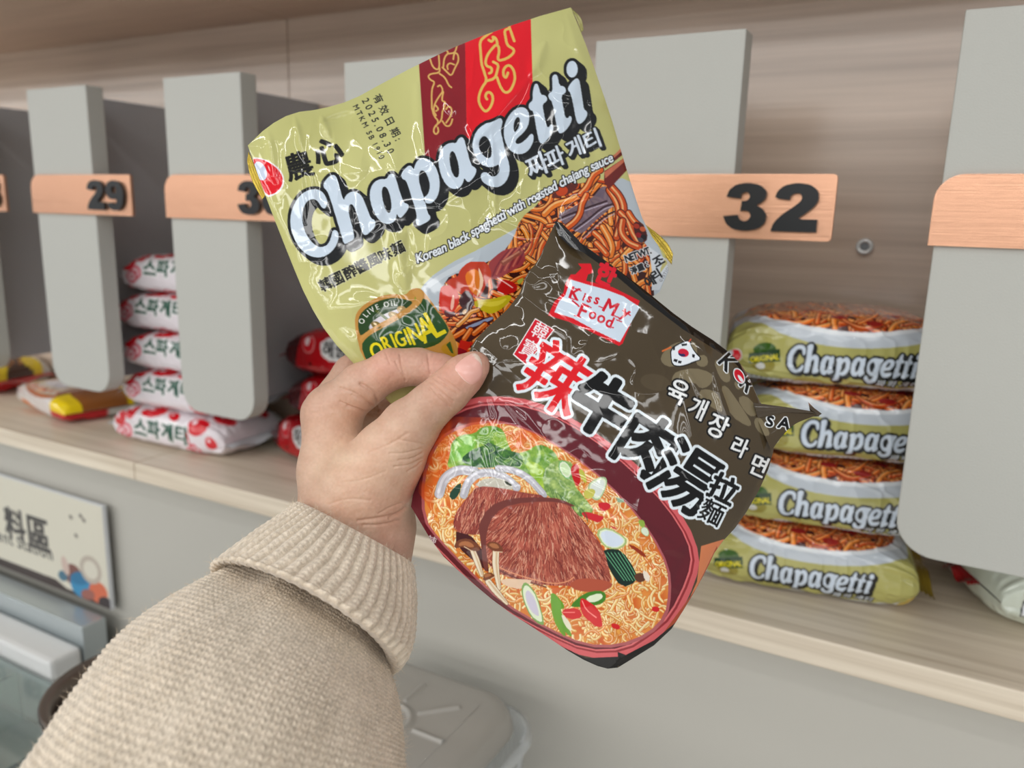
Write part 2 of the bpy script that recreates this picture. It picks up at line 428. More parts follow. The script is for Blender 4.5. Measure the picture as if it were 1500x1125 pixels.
# ------------------------------------------------------------------ numbered dividers
PX = [-1.205, -.9676, -.7300, -.4905, -.2492, -.0083]
ZB, ZT, PW = Z(-.222), Z(.1288), .1105
DIG = {'2': [[(.03,.78),(.08,.95),(.22,1.08),(.48,1.14),(.78,1.10),(.95,.95),(.97,.75),(.88,.58),(.70,.42),(.55,.30),(.98,.30),(.98,.30),(.98,0),(.98,0),(0,0),(0,0),(.05,.20),(.22,.40),(.45,.58),(.60,.72),(.62,.82),(.56,.90),(.45,.90),(.37,.84),(.35,.74),(.35,.74)]],
 '3': [[(.04,.80),(.04,.80),(.10,.98),(.26,1.10),(.50,1.14),(.78,1.09),(.94,.94),(.93,.78),(.82,.66),(.72,.61),(.88,.53),(.98,.38),(.95,.18),(.80,.04),(.52,-.02),(.24,.02),(.08,.14),(0,.33),(0,.33),(.33,.37),(.33,.37),(.38,.26),(.48,.21),(.58,.25),(.63,.35),(.58,.45),(.46,.48),(.38,.46),(.38,.46),(.40,.70),(.40,.70),(.52,.71),(.58,.80),(.54,.90),(.46,.92),(.38,.88),(.36,.76),(.36,.76)]],
 '8': [[(.5,1.14),(.2,1.09),(.06,.94),(.06,.77),(.2,.63),(.04,.5),(0,.32),(.08,.12),(.25,.01),(.5,-.02),(.75,.01),(.92,.12),(1,.32),(.96,.5),(.8,.63),(.94,.77),(.94,.94),(.8,1.09)],[(.5,.93),(.39,.89),(.37,.8),(.41,.73),(.5,.70),(.59,.73),(.63,.8),(.61,.89)],[(.5,.49),(.37,.44),(.34,.33),(.38,.24),(.5,.19),(.62,.24),(.66,.33),(.63,.44)]],
 '0': [[(.5,1.14),(.2,1.07),(.04,.85),(0,.56),(.04,.27),(.2,.05),(.5,-.02),(.8,.05),(.96,.27),(1,.56),(.96,.85),(.8,1.07)],[(.5,.92),(.38,.85),(.34,.56),(.38,.27),(.5,.2),(.62,.27),(.66,.56),(.62,.85)]],
 '9': [[(.5,1.14),(.18,1.07),(.02,.85),(.03,.62),(.18,.45),(.42,.40),(.60,.46),(.62,.50),(.60,.32),(.52,.22),(.42,.22),(.36,.30),(.36,.30),(.05,.27),(.05,.27),(.16,.06),(.42,-.02),(.72,.02),(.92,.22),(1,.56),(.97,.85),(.82,1.06)],[(.48,.92),(.37,.87),(.34,.76),(.38,.66),(.48,.62),(.58,.66),(.62,.76),(.59,.87)]],
 '1': [[(.72,1.14),(.72,1.14),(.72,0),(.72,0),(.34,0),(.34,0),(.34,.75),(.34,.75),(.2,.66),(.05,.62),(.05,.62),(.05,.88),(.05,.88),(.25,.98),(.42,1.14),(.42,1.14)]]}
def numeral(ch, x, z, h, parent):
    """raised black acrylic figure, its outline drawn here"""
    c = bpy.data.curves.new('numeral', 'CURVE'); c.dimensions = '2D'; c.fill_mode = 'BOTH'; c.extrude = .0016
    w = .0305
    for P in DIG[ch]:
        q = np.array(P, float); a = q; b = np.roll(q, -1, 0); q = np.stack([a * .8 + b * .2, a * .2 + b * .8], 1).reshape(-1, 2)
        sp_ = c.splines.new('POLY'); sp_.points.add(len(q) - 1); sp_.use_cyclic_u = True
        for p, (u, v) in zip(sp_.points, q): p.co = (u * w, v * h / 1.14, 0, 1)
    o = bpy.data.objects.new('numeral', c); COL.objects.link(o); bpy.context.view_layer.update()
    me = bpy.data.meshes.new_from_object(o); bpy.data.objects.remove(o)
    v = np.empty(len(me.vertices) * 3, np.float32); me.vertices.foreach_get('co', v); v = v.reshape(-1, 3)
    q = np.stack([v[:, 0] + x, -(v[:, 2] + .0016), v[:, 1] + z], 1)
    me.vertices.foreach_set('co', q.astype(np.float32).ravel()); me.update()
    link('numeral', me, M['black'], parent, smooth=False)
    return w
words = {28: 'leftmost', 29: 'second from left', 30: 'third from left', 31: 'behind the green packet', 32: 'right of the green packet', 33: 'nearest, at the right edge'}
for i, x in enumerate(PX):
    n = 28 + i
    d = empty('shelf_divider', (x, PY, ZB))
    t = 'grey shelf divider with copper plate numbered %d, %s' % (n, words[n])
    if n == 31: t = 'grey shelf divider mostly hidden behind the green noodle packet'
    if n == 33: t = 'grey shelf divider cut off by the right frame edge, its copper plate unnumbered in view'
    tag(d, t, 'divider', None)
    r = .026; w = PW; h = ZT - ZB
    pts = [(0, h), (0, r)] + arc(r, r, r, 180, 270)[1:] + [(w - r, 0)] + arc(w - r, r, r, 270, 360)[1:] + [(w, h)]
    prism('front_panel', pts, 0, .021, M['laminate'], d, .0012)
    xs = .014 if n < 33 else .074
    prism('side_board', [(xs, .021), (xs + .016, .021), (xs + .016, WALL_Y - PY), (xs, WALL_Y - PY)], .0, h - .001, M['divider'], d, .0008, axis='Z')
    # plate: wraps the left edge, overhangs to the right with the number
    z0, z1 = Z(-.0118) - ZB, Z(.0325) - ZB; x0, x1 = -.0035, .1795; rr = .0165
    pp = [(x0, z0), (x1 - .003, z0)] + arc(x1 - .003, z0 + .003, .003, 270, 360)[1:] + arc(x1 - .003, z1 - .003, .003, 0, 90) + [(x0 + rr, z1)] + arc(x0 + rr, z1 - rr, rr, 90, 180)[1:]
    pl = prism('number_plate', pp, -.0035, 0, M['copper'], d, .0003)
    if n != 33:
        hgt = .0325; s_ = str(n); xx = .1065
        zc = z0 + (z1 - z0 - hgt) / 2
        for ch in s_:
            o0 = numeral(ch, xx, zc, hgt, pl); xx += o0 + .0028
        for c in pl.children: c.location = (0, -.0035, 0)

# ------------------------------------------------------------------ counter with sign, steel ledge, glass case, pot and lidded tub
SIGN_Y = .585
sA, sB = at(150, 742, Y=SIGN_Y), at(160, 893, Y=SIGN_Y)
sx1, sz1, sz0 = sA[0], sA[2], sB[2]
sx0 = sx1 - .36
sign = empty('counter_sign', ((sx0 + sx1) / 2, SIGN_Y, sz0)); tag(sign, 'white condiment station sign with black writing under the shelf', 'sign')
sw, sh = sx1 - sx0, sz1 - sz0
box('board', (-sw / 2, 0, 0), (sw / 2, .006, sh), plain('sign_edge', (206, 208, 210), .4), sign, .0008, 1)
SS = 1300.0                                    # canvas px per metre
cv = Canvas(0, 0, sw * SS, sh * SS, 1.6, (212, 207, 190))
def sp(px, py):                                # picture point on the sign -> sign canvas
    p = at(px, py, Y=SIGN_Y); return ((p[0] - sx0) * SS, (sz1 - p[2]) * SS)
for ch, px, py in (('配', -32, 757), ('料', 22, 768), ('區', 57, 782)):
    x, y = sp(px, py); cv.put(cv.char_mask(ch, x, y, .047 * SS, 0, 2.2), (62, 58, 56))
a = sp(80, 822); cv.put(cv.text_mask('Condiment Station', [(a[0] - .235 * SS, a[1]), a], .0255 * SS, 0, 1.0, .7), (70, 66, 64))
yb = sh * SS
cv.poly([(0, yb), (0, yb - 16), (sw * SS - 150, yb - 18), (sw * SS - 120, yb - 8), (sw * SS, yb - 8), (sw * SS, yb)], (58, 44, 40))
for x, y, rx, ry, c in ((-98, -40, 26, 20, (120, 74, 64)), (-78, -26, 30, 24, (56, 134, 176)), (-78, -38, 30, 12, (40, 110, 150)), (-30, -24, 26, 20, (206, 104, 70)), (-46, -62, 30, 26, (182, 170, 156)),
                        (-46, -62, 20, 17, (212, 206, 190)), (-128, -30, 14, 10, (70, 110, 130)), (-118, -52, 10, 18, (200, 176, 164)), (-14, -10, 18, 10, (52, 40, 40)), (-60, -12, 20, 10, (150, 92, 80))):
    cv.ell(sw * SS + x, yb + y, rx, ry, -15, c)
for x, y in ((-88, -150), (-60, -158), (-52, -152), (-78, -118)): cv.ell(sw * SS + x, yb + y, 5, 4, 20, (120, 112, 104))
gx, gz = np.meshgrid(np.linspace(0, 1, 640), np.linspace(0, 1, 280), indexing='ij')
link('sign_print', mesh_np('sign_print', np.stack([(gx - .5) * (sw - .002), np.full_like(gx, -.0004), gz * (sh - .002) + .001], -1).reshape(-1, 3), grid_faces(640, 280, flip=False),
     cv.sample(gx.ravel() * sw * SS, (1 - gz.ravel()) * sh * SS)), M['print'], sign)

CZ = sz0 - .135                                # counter level
tag(box('counter', (-2.4, -.02, CZ - .03), (.9, .598, CZ), plain('counter_top', (186, 184, 178), .4), None, .002, 1), 'pale grey serving counter below the shelf', 'counter')
tag(box('base_cabinet', (-2.35, .02, 0), (.85, .58, CZ - .03), M['fascia'], None, .002, 1), 'grey cabinet under the serving counter', 'cabinet')
# steel ledge under the sign: a sloped grey band and a pale nose
pA, pB = at(0, 845, Y=.55), at(150, 905, Y=.55)
tag(prism('steel_ledge', [(-1.9, .545), (sx1 - .002, .545), (sx1 - .002, .578), (-1.9, .578)], CZ, sz0 - .006, plain('ledge_steel', (186, 194, 196), .3, .6), None, .002, axis='Z'),
    'blue grey steel ledge running below the condiment station sign', 'ledge')
tag(prism('white_rail', [(-1.9, .500), (sx1 - .0, .500), (sx1 - .0, .541), (-1.9, .541)], CZ, sz0 - .030, plain('rail_white', (214, 214, 212), .35), None, .006, axis='Z'),
    'white rounded rail in front of the steel ledge', 'rail')
# glass case
gm, gN, gL, gP = new_mat('case_glass'); gP.inputs['Transmission Weight'].default_value = .9; gP.inputs['Roughness'].default_value = .03; gP.inputs['Base Color'].default_value = (.80, .9, .88, 1); gP.inputs['IOR'].default_value = 1.45
case = empty('glass_case', (-1.2, .40, CZ)); tag(case, 'low glass topped food case at the lower left corner', 'case')
ch_ = sz0 - .050 - CZ
box('base_tray', (-.6, -.22, .0006), (.42, .094, .012), plain('tray_grey', (142, 144, 140), .35, .3), case, .003, 1)
box('glass_top', (-.6, -.22, ch_ - .005), (.42, .094, ch_), gm, case, .001, 1)
box('front_rail', (-.6, -.226, .013), (.42, -.212, ch_ - .006), plain('rail_steel', (176, 180, 180), .3, .6), case, .002, 1)
box('glass_side', (.414, -.21, .0125), (.419, .09, ch_ - .0055), gm, case, .0008, 1)
for x in (-.25, .05, .25): box('glass_divider', (x, -.205, .0125), (x + .004, .088, ch_ - .0055), gm, case, .0006, 1)

# ------------------------------------------------------------------ lettering of the olive packet (outlines used on every olive packet)
c1 = crop(410, 240, 7.5); c2 = crop(530, 190, 7.5); c3 = crop(700, 80, 7.5); c4 = crop(600, 0, 3.75)
LETTERS = [  # (outline, counter)
 (c1((510,470),(490,496),(455,475),(430,430),(400,395),(350,385),(300,410),(262,470),(245,560),(248,640),(270,730),(310,810),(370,880),(430,915),(490,910),(530,880),(560,820),(575,745),(600,722),(635,740),(648,800),(635,860),(600,930),(540,990),(470,1025),(390,1030),(300,1000),(220,930),(160,830),(120,720),(112,600),(135,490),(185,390),(250,320),(320,285),(400,275),(460,300),(500,350),(526,420)), None),
 (c1((475,235),(500,180),(550,130),(590,118),(620,140),(640,200),(700,415),(720,350),(770,310),(820,302),(880,330),(920,390),(950,470),(1000,600),(1040,615),(1052,650),(1040,700),(990,750),(950,785),(915,775),(895,730),(860,600),(820,480),(795,445),(770,445),(752,490),(760,560),(800,700),(818,800),(810,830),(760,860),(720,882),(700,870),(680,800),(620,600),(550,370),(520,300),(485,265)), None),
 (c2((205,540),(270,545),(300,490),(340,480),(365,500),(390,590),(440,750),(460,800),(500,812),(520,840),(500,890),(450,950),(425,970),(400,955),(385,920),(375,980),(345,1020),(290,1040),(220,1020),(160,960),(110,850),(85,740),(95,640),(140,570)), c2((225,640),(250,620),(285,650),(315,740),(328,840),(315,905),(295,918),(265,890),(235,800),(218,700))),
 (c2((430,510),(440,470),(480,420),(525,390),(550,405),(570,440),(590,370),(630,320),(690,310),(760,340),(820,420),(855,540),(855,650),(830,740),(780,800),(730,815),(690,795),(675,760),(690,735),(720,720),(745,660),(748,590),(720,500),(690,455),(655,445),(632,470),(625,540),(640,620),(700,800),(725,920),(755,950),(750,990),(690,1030),(630,1058),(600,1045),(590,1000),(605,960),(590,880),(540,720),(490,560),(450,545)), None),
 (c2((985,140),(1035,150),(1060,100),(1095,78),(1125,100),(1150,200),(1200,390),(1245,415),(1262,445),(1240,510),(1190,570),(1160,575),(1140,550),(1125,530),(1110,590),(1075,640),(1010,655),(945,625),(890,550),(850,430),(840,330),(860,240),(910,170)), c2((960,300),(975,245),(1000,232),(1030,270),(1060,370),(1072,460),(1060,520),(1035,528),(1005,500),(975,420))),
 (c4((345,780),(365,720),(410,680),(460,668),(485,652),(502,648),(512,665),(505,695),(500,720),(512,770),(525,830),(548,900),(550,950),(530,1000),(490,1030),(440,1025),(400,1000),(388,970),(400,945),(430,948),(445,970),(475,968),(495,940),(490,900),(470,915),(430,920),(390,900),(360,860),(345,815)), c4((378,790),(392,755),(415,745),(438,770),(452,820),(450,860),(432,872),(405,855),(385,825))),
 (c3((285,900),(285,800),(320,700),(380,620),(450,578),(510,578),(555,620),(568,700),(550,790),(500,860),(430,920),(410,960),(430,985),(480,970),(540,920),(575,875),(600,868),(615,900),(605,970),(560,1050),(500,1090),(430,1095),(360,1060),(310,990)), c3((390,800),(400,730),(430,685),(455,690),(465,730),(450,800),(420,845),(400,850))),
 (c3((620,330),(645,315),(665,335),(690,440),(735,445),(760,470),(760,510),(710,545),(720,620),(755,790),(780,800),(800,765),(825,775),(830,830),(790,900),(730,970),(700,980),(675,960),(650,860),(610,620),(575,610),(555,570),(565,535),(605,500),(600,420)), None),
 (c3((815,240),(845,215),(875,225),(895,340),(940,345),(968,375),(965,420),(915,450),(935,560),(960,690),(990,700),(1010,670),(1035,690),(1020,760),(960,840),(910,870),(880,850),(860,760),(820,520),(785,490),(770,450),(785,425),(820,400),(818,320)), None),
 (c3((985,390),(1000,340),(1050,280),(1090,255),(1115,280),(1130,360),(1150,500),(1165,600),(1195,620),(1205,660),(1175,720),(1125,765),(1095,755),(1075,700),(1050,560),(1020,420)), None),
 ([(700 + (1035 + 62 * math.cos(t)) / 7.5, 80 + (160 + 92 * math.sin(t)) / 7.5) for t in np.linspace(0, 2 * math.pi, 24, endpoint=False)], None)]
def title(cv, warp, white, black, r, sweep):
    mks = []
    for o, c in LETTERS:
        ps = [cv.T(warp(smooth_poly(o, 1)))] + ([cv.T(warp(smooth_poly(c, 1)))] if c else [])
        mks.append(cv.poly_mask(ps))
    m = cv.union(mks)
    cv.put(cv.grow(m, r, sweep), black); cv.put(m, white); return m
TO, TD, TU = np.array([430., 392.]), np.array([445., -212.]), np.array([-24., -95.])
TINV = np.linalg.inv(np.stack([TD, TU], 1))
def title_warp(o, d, up):
    o, d, up = np.array(o, float), np.array(d, float), np.array(up, float)
    def f(p):
        q = (np.asarray(p) - TO) @ TINV.T; return o + q[:, :1] * d + q[:, 1:] * up
    return f
NOOD = [(232, 112, 34), (222, 92, 28), (240, 140, 52), (206, 78, 26), (236, 126, 40)]

# ------------------------------------------------------------------ artwork of the held olive packet (painted at its place on the film)
A = Canvas(350, 0, 1010, 640, 2.4, (196, 194, 126))
X, Y = np.meshgrid(np.arange(A.w) / A.ss + 350, np.arange(A.h) / A.ss)
A.im += ((vnoise(X / 90, Y / 60, 3) - .5) * 16)[..., None]
A.poly([(612.7, 80), (681, 40), (684, 215), (624, 250)], (138, 26, 36)); A.poly([(681, 40), (777, 10), (781, 150), (684, 215)], (226, 18, 34))
g5 = crop(600, 20, 7.5); GOLD = (226, 186, 92)
for p in (((1100,160),(1040,180),(1055,260),(1070,350),(1150,390),(1140,440),(1060,500),(960,520),(990,400),(960,330),(900,390),(850,460),(830,540),(850,580),(900,590),(905,640),(875,655)), ((900,200),(840,240),(770,300),(780,420),(790,560),(820,640),(850,740),(800,800),(760,900),(760,980),(800,1050),(840,1080),(890,1030),(920,940),(900,870),(850,860),(830,910),(850,940)),
          ((920,530),(980,560),(960,640),(940,710),(850,740)), ((960,700),(990,790),(1040,870),(1100,860),(1150,760),(1160,680),(1130,590),(1080,560),(1030,610),(1030,680),(1060,710),(1080,650)), ((870,290),(900,310),(925,280),(910,250),(950,270),(965,330)), ((1090,130),(1120,220),(1150,300))):
    A.stroke(g5(*p), 3.9, GOLD, 2)
for p in (((225,500),(250,580),(300,620),(330,590),(320,460)), ((330,600),(330,650),(230,660),(200,690),(230,730),(280,750),(240,830),(245,1040)), ((330,660),(390,700),(430,790),(460,810)), ((360,590),(410,640),(460,690),(500,590),(540,520),(530,440),(490,430),(480,500)), ((370,590),(380,480),(430,430),(400,400)), ((430,440),(500,430),(520,350)),
          ((420,610),(410,570),(440,540),(490,560)), ((310,800),(340,780),(370,850),(330,900),(280,980),(260,1060),(290,1120)), ((370,860),(350,960),(400,970),(360,1080)), ((400,1050),(430,1010),(470,1050),(450,1130),(400,1200)), ((290,1010),(320,1050),(290,1070)), ((245,1040),(270,1130),(320,1180),(290,1240)),
          ((360,1080),(350,1180),(280,1230),(260,1290),(285,1330),(320,1300),(310,1250)), ((360,1180),(400,1240),(450,1230),(470,1160))):
    A.stroke(g5(*p), 2.5, (216, 172, 96), 2)
# bowl, noodles and toppings
g7 = crop(620, 370, 7.5); g3 = crop(780, 230, 6.818); g6 = crop(740, 160, 7.5)
A.poly([(606, 440), (625, 410), (660, 385), (700, 366), (760, 332), (800, 310), (870, 270), (925, 258), (940, 300), (960, 350), (990, 420), (960, 520), (640, 620)], (186, 196, 204), 1)
A.poly([(606, 445), (640, 412), (680, 392), (700, 372), (650, 398), (620, 418)], (206, 214, 220), 1)
nm = A.poly([(648, 420), (660, 402), (690, 398), (700, 386), (712, 385), (735, 372), (752, 350), (762, 320), (790, 298), (806, 272), (835, 266), (850, 270), (885, 258), (905, 285), (920, 310), (928, 335), (940, 350), (955, 370), (960, 470), (880, 520), (690, 540), (672, 515), (650, 480), (641, 450)], (62, 26, 22), 1)
A.noodles(nm, 330, 6.5, NOOD, (255, 206, 130), (58, 20, 16), 11, 60, .32)
A.poly(g3((190,380),(250,330),(330,280),(450,250),(460,290),(380,370),(200,420)), (96, 40, 34), 1); A.ell(823, 280, 9, 7, -20, (200, 70, 30))
A.poly(g3((240,590),(330,530),(450,480),(590,420),(720,260),(760,380),(820,480),(720,560),(600,660),(500,770),(430,740),(330,680)), (118, 104, 122), 1, .9)
for p in (((260,620),(400,560),(560,500),(740,440)), ((420,720),(560,620),(700,500),(800,470)), ((500,800),(620,680),(720,590),(830,540))):
    A.stroke(g3(*p), 2.6, (58, 36, 44), 2); A.stroke([(x + 1, y + 3) for x, y in g3(*p)], 1.4, (206, 196, 214), 2, .8)
for p, w in ((((640,190),(560,290),(470,390),(350,440),(220,470),(120,570)), 8.5), (((680,130),(600,180),(550,300),(480,370)), 8), (((540,380),(490,470),(480,560),(430,640),(350,700)), 8), (((770,330),(830,420),(870,520),(860,680),(840,900)), 9.5), (((790,300),(880,400),(920,520),(890,640),(840,800)), 9), (((880,560),(960,640),(1000,760),(1060,850)), 9),
             (((900,640),(880,760),(960,860),(1060,900)), 9), (((700,700),(760,800),(800,900),(780,980)), 8.5), (((620,760),(700,830),(740,920)), 8), (((640,860),(700,920),(740,970)), 8), (((960,560),(1010,640),(1080,700)), 8)):
    A.noodle(g3(*p), w, NOOD[int(w * 7) % 5], (255, 214, 150), (90, 28, 16), 2)
A.poly(g3((1010,640),(1090,660),(1150,760),(1140,850),(1060,850),(1010,740)), (74, 24, 22), 1)
for x, y, c in ((1040, 690, (170, 50, 30)), (1100, 720, (200, 90, 50)), (1060, 780, (150, 20, 30)), (1110, 800, (30, 24, 30)), (1080, 830, (70, 70, 80))): 
    q = g3((x, y))[0]; A.ell(q[0], q[1], 4.5, 3.6, 30, c)
A.poly(g6((1060,600),(1220,500),(1300,410),(1330,470),(1100,650)), (104, 36, 30)); A.poly(g6((1060,590),(1210,490),(1295,405),(1305,440),(1190,540),(1080,620)), (206, 122, 96)); A.poly(g6((1090,680),(1330,520),(1365,640),(1140,880),(1085,790)), (112, 36, 32)); A.poly(g6((1090,690),(1330,520),(1335,555),(1100,760)), (200, 110, 82))
A.poly(g7((700,130),(790,40),(900,-40),(1100,-60),(1130,120),(960,210),(840,280),(740,300)), (158, 60, 62), 1)
for k in range(7): A.stroke(g7((760 + 45 * k, 260 - 22 * k), (820 + 52 * k, 120 - 30 * k), (940 + 40 * k, -20 - 16 * k)), 2.4, (204, 112, 92) if k % 2 else (120, 40, 52), 1, .8)
A.poly(g7((840,100),(1060,-30),(1100,0),(880,150)), (146, 74, 60)); A.poly(g7((860,95),(1050,-20),(1062,-6),(876,112)), (196, 130, 104))
A.poly(g7((400,190),(500,100),(580,100),(700,100),(760,240),(700,330),(640,470),(590,500),(440,480),(380,420),(240,340),(300,280),(380,270)), (196, 58, 30), 1)
A.poly(g7((185,400),(220,360),(330,360),(380,420),(400,540),(350,640),(280,690),(200,650),(170,560)), (214, 44, 22), 1)
A.poly(g7((330,440),(345,520),(330,620),(300,640),(300,560)), (250, 190, 170), 1); A.poly(g7((230,620),(290,660),(360,640),(320,720),(230,700)), (90, 20, 24), 1)
A.poly(g7((460,230),(540,180),(600,190),(640,280),(640,400),(590,480),(520,420),(470,330)), (232, 124, 24), 1); A.poly(g7((600,150),(640,220),(670,330),(600,490),(580,480),(630,340)), (252, 214, 180), 1)
A.poly(g7((400,480),(480,400),(560,500),(560,600),(480,600),(400,600)), (60, 20, 26), 1)
A.poly(g7((800,350),(860,290),(960,310),(1040,360),(1020,430),(900,470),(820,430)), (196, 26, 24), 1); A.stroke(g7((820,280),(900,330),(980,385)), 1.8, (250, 190, 180)); A.stroke(g7((820,430),(880,455)), 1.6, (250, 220, 210))
A.poly(g7((555,520),(760,510),(900,470),(970,470),(960,530),(850,630),(740,680),(650,640),(570,600)), (206, 186, 30), 1); A.poly(g7((600,540),(800,540),(940,490),(850,580),(700,600)), (226, 208, 60), 1)
A.poly(g7((1030,300),(1110,270),(1080,340),(1040,350)), (176, 176, 66), 1)
A.noodle(g7((380,800),(470,720),(520,650),(600,630)), 6, (232, 150, 60), (255, 230, 190), (90, 30, 20)); A.poly(g7((430,640),(480,610),(470,680),(430,680)), (236, 200, 160), 1)
A.poly(g7((330,860),(460,780),(760,690),(780,740),(600,900),(540,980),(350,1000)), (78, 34, 34), 1); A.poly(g7((440,830),(600,760),(760,700),(770,735),(600,800),(460,850)), (150, 160, 190), 1)
for p in (((350,920),(450,860)), ((450,950),(520,850)), ((560,890),(680,790)), ((560,980),(640,920))): A.noodle(g7(*p), 7, (224, 104, 36), (255, 190, 120), (90, 30, 20))
A.poly(g7((410,960),(550,990),(480,1080),(385,1040)), (206, 40, 28)); A.poly(g7((380,1040),(480,1080),(470,1130),(370,1120)), (150, 20, 34))
# title with its black shadow, hangul, tagline
title(A, lambda p: np.asarray(p), (206, 220, 234), (24, 26, 28), 4.3, (9.5, 8))
ks = A.union([A.char_mask(ch, x, y, s_, -27, .75, 1.0, .12) for ch, x, y, s_ in (('짜', 787, 242, 33), ('파', 813, 231, 29), ('게', 842, 216, 28), ('티', 867, 205, 28))])
A.put(A.grow(ks, 2.0, (4, 4)), (30, 32, 34)); A.put(ks, (214, 224, 236))
tk = A.text_mask('Korean black spaghetti with roasted chajang sauce', smooth_poly([(611, 386), (660, 366), (710, 337), (760, 309), (810, 281), (850, 259), (899, 236)], 2, False), 19.5, .2, .86, .55)
A.put(A.grow(tk, 1.5), (26, 26, 28)); A.put(tk, (232, 238, 244))
# maker's drop and two brush characters
lo = crop(360, 160, 7.5)
A.poly(lo((60,530),(150,530),(260,570),(360,640),(415,720),(425,800),(400,880),(330,940),(220,975),(150,820)), (240, 236, 236), 1); A.poly(lo((60,545),(160,545),(260,585),(350,655),(400,730),(408,800),(380,870),(320,925),(228,950),(160,800)), (224, 16, 32), 1)
A.ell(381.5, 250.5, 8.5, 14.5, -22, (206, 216, 234))
A.put(A.char_mask('農', 437.5, 242.5, 39, -16, 1.05), (26, 26, 24)); A.put(A.char_mask('心', 480.5, 222, 40, -16, 1.8), (26, 26, 24))
# printed date, three lines running down the film
for t, a_, b_, sz_ in (('有效日期:', (545, 139), (580, 208), 15), ('2025.08.30', (529, 145), (570, 228), 14.5), ('MTKM 5B 1910', (516, 154), (557, 235), 11.5)):
    A.put(A.text_mask(t, [a_, b_], sz_, 0, .9, .35), (48, 48, 44))
for ch, x, y in (('韓', 477, 416), ('國', 493.5, 408.5), ('醡', 512.5, 398.5), ('醬', 530, 389.5), ('風', 547.5, 381), ('味', 564, 372.5), ('麵', 582.5, 363.5)):
    m_ = A.char_mask(ch, x, y, 18.5, -27, .5); A.put(A.grow(m_, 1.2), (216, 214, 180), .6); A.put(m_, (34, 34, 30))
# olive oil badge
g8 = crop(500, 410, 8.333)
A.poly(g8((165,450),(220,350),(340,260),(480,195),(640,170),(780,190),(850,110),(930,95),(1000,130),(1180,370),(1330,600),(1420,800),(1420,960),(1300,1100),(400,1150),(240,900),(205,760),(170,600)), (198, 142, 66), 1)
A.poly(g8((205,470),(260,380),(370,300),(500,240),(650,215),(790,240),(880,270),(820,330),(700,420),(560,500),(400,570),(240,700),(205,600)), (40, 70, 30), 1)
A.poly(g8((335,560),(420,470),(560,400),(700,350),(790,340),(720,400),(560,500),(400,580),(345,620)), (206, 200, 208), 1)
for x, y, rx, ry, an, c in ((425, 550, 66, 42, 20, (122, 98, 30)), (640, 435, 72, 42, 25, (150, 120, 40)), (735, 360, 58, 44, 10, (180, 150, 100))):
    q = g8((x, y))[0]; A.ell(q[0], q[1], rx / 8.333, ry / 8.333, an, c); A.ell(q[0] - 1.5, q[1] - 1.5, rx / 25, ry / 28, an, (226, 200, 140))
A.stroke(g8((430,380),(520,450),(590,500)), 4, (86, 100, 40)); A.poly(g8((890,230),(910,180),(930,210),(900,250)), (150, 150, 40))
A.poly(g8((850,150),(920,110),(985,140),(1000,210),(950,300),(800,400),(560,530),(400,600),(260,710),(235,760),(215,700),(390,575),(560,480),(760,370),(900,270),(920,210)), (206, 152, 76), 1)
A.poly(g8((240,800),(300,710),(420,630),(580,550),(800,420),(960,310),(1010,200),(1170,380),(1320,600),(1290,680),(1180,790),(1010,840),(600,900),(420,1100),(300,980)), (36, 78, 30), 1)
A.poly(g8((1190,830),(1330,740),(1380,850),(1400,940),(1300,930)), (190, 140, 40), 1); A.poly(g8((1280,790),(1330,750),(1370,900),(1340,890)), (60, 90, 40))
ob = crop(500, 410, 8.333)
for ch, x, y, h_, rt, wx in (('O', 432, 862, 205, -22, .72), ('R', 552, 775, 185, -24, .62), ('I', 636, 742, 180, -24, .62), ('G', 716, 722, 190, -24, .6), ('I', 806, 695, 205, -24, .62), ('N', 900, 662, 235, -24, .6), ('A', 1036, 600, 300, -26, .66), ('L', 1142, 528, 335, -28, .68)):
    q = ob((x, y))[0]; A.put(A.char_mask(ch, q[0], q[1], h_ / 8.333, rt, .75, wx, 0), (240, 222, 20))
A.put(A.text_mask('OLIVE OIL', smooth_poly(g8((262,560),(300,460),(420,370),(540,330),(690,310)), 2, False), 11.5, 0, .85, .25), (226, 228, 222))
# weight panel and folded corner print
gn = crop(880, 320, 10.714)
A.poly(gn((750,440),(1110,700),(920,1120),(800,1130),(800,800)), (214, 220, 226)); A.poly(gn((1000,640),(1060,690),(930,860),(940,780)), (196, 190, 128))
for txt, p0, p1, sz_ in (('NET WT.', (405, 690), (800, 545), 15),):
    m_ = A.text_mask(txt, gn(p0, p1), sz_, 0, .8, .5); A.put(A.grow(m_, 1.1), (226, 228, 230)); A.put(m_, (40, 40, 44))
for ch, x, y in (('淨', 520, 810), ('重', 625, 765), (':', 730, 715)):
    q = gn((x, y))[0]; m_ = A.char_mask(ch, q[0], q[1], 10 if ch != ':' else 7, -22, .5); A.put(A.grow(m_, 1.1), (226, 228, 230)); A.put(m_, (40, 40, 44))
for ch, x, y, s_ in (('조', 905, 665, 15), ('리', 870, 880, 15), ('예', 770, 985, 16)):
    q = gn((x, y))[0]; A.put(A.char_mask(ch, q[0], q[1], s_, -32, .7), (36, 38, 40))
A.put(A.text_mask('GESTION', gn((950, 1010), (1110, 720)), 6, 0, .9, .2), (90, 90, 96))

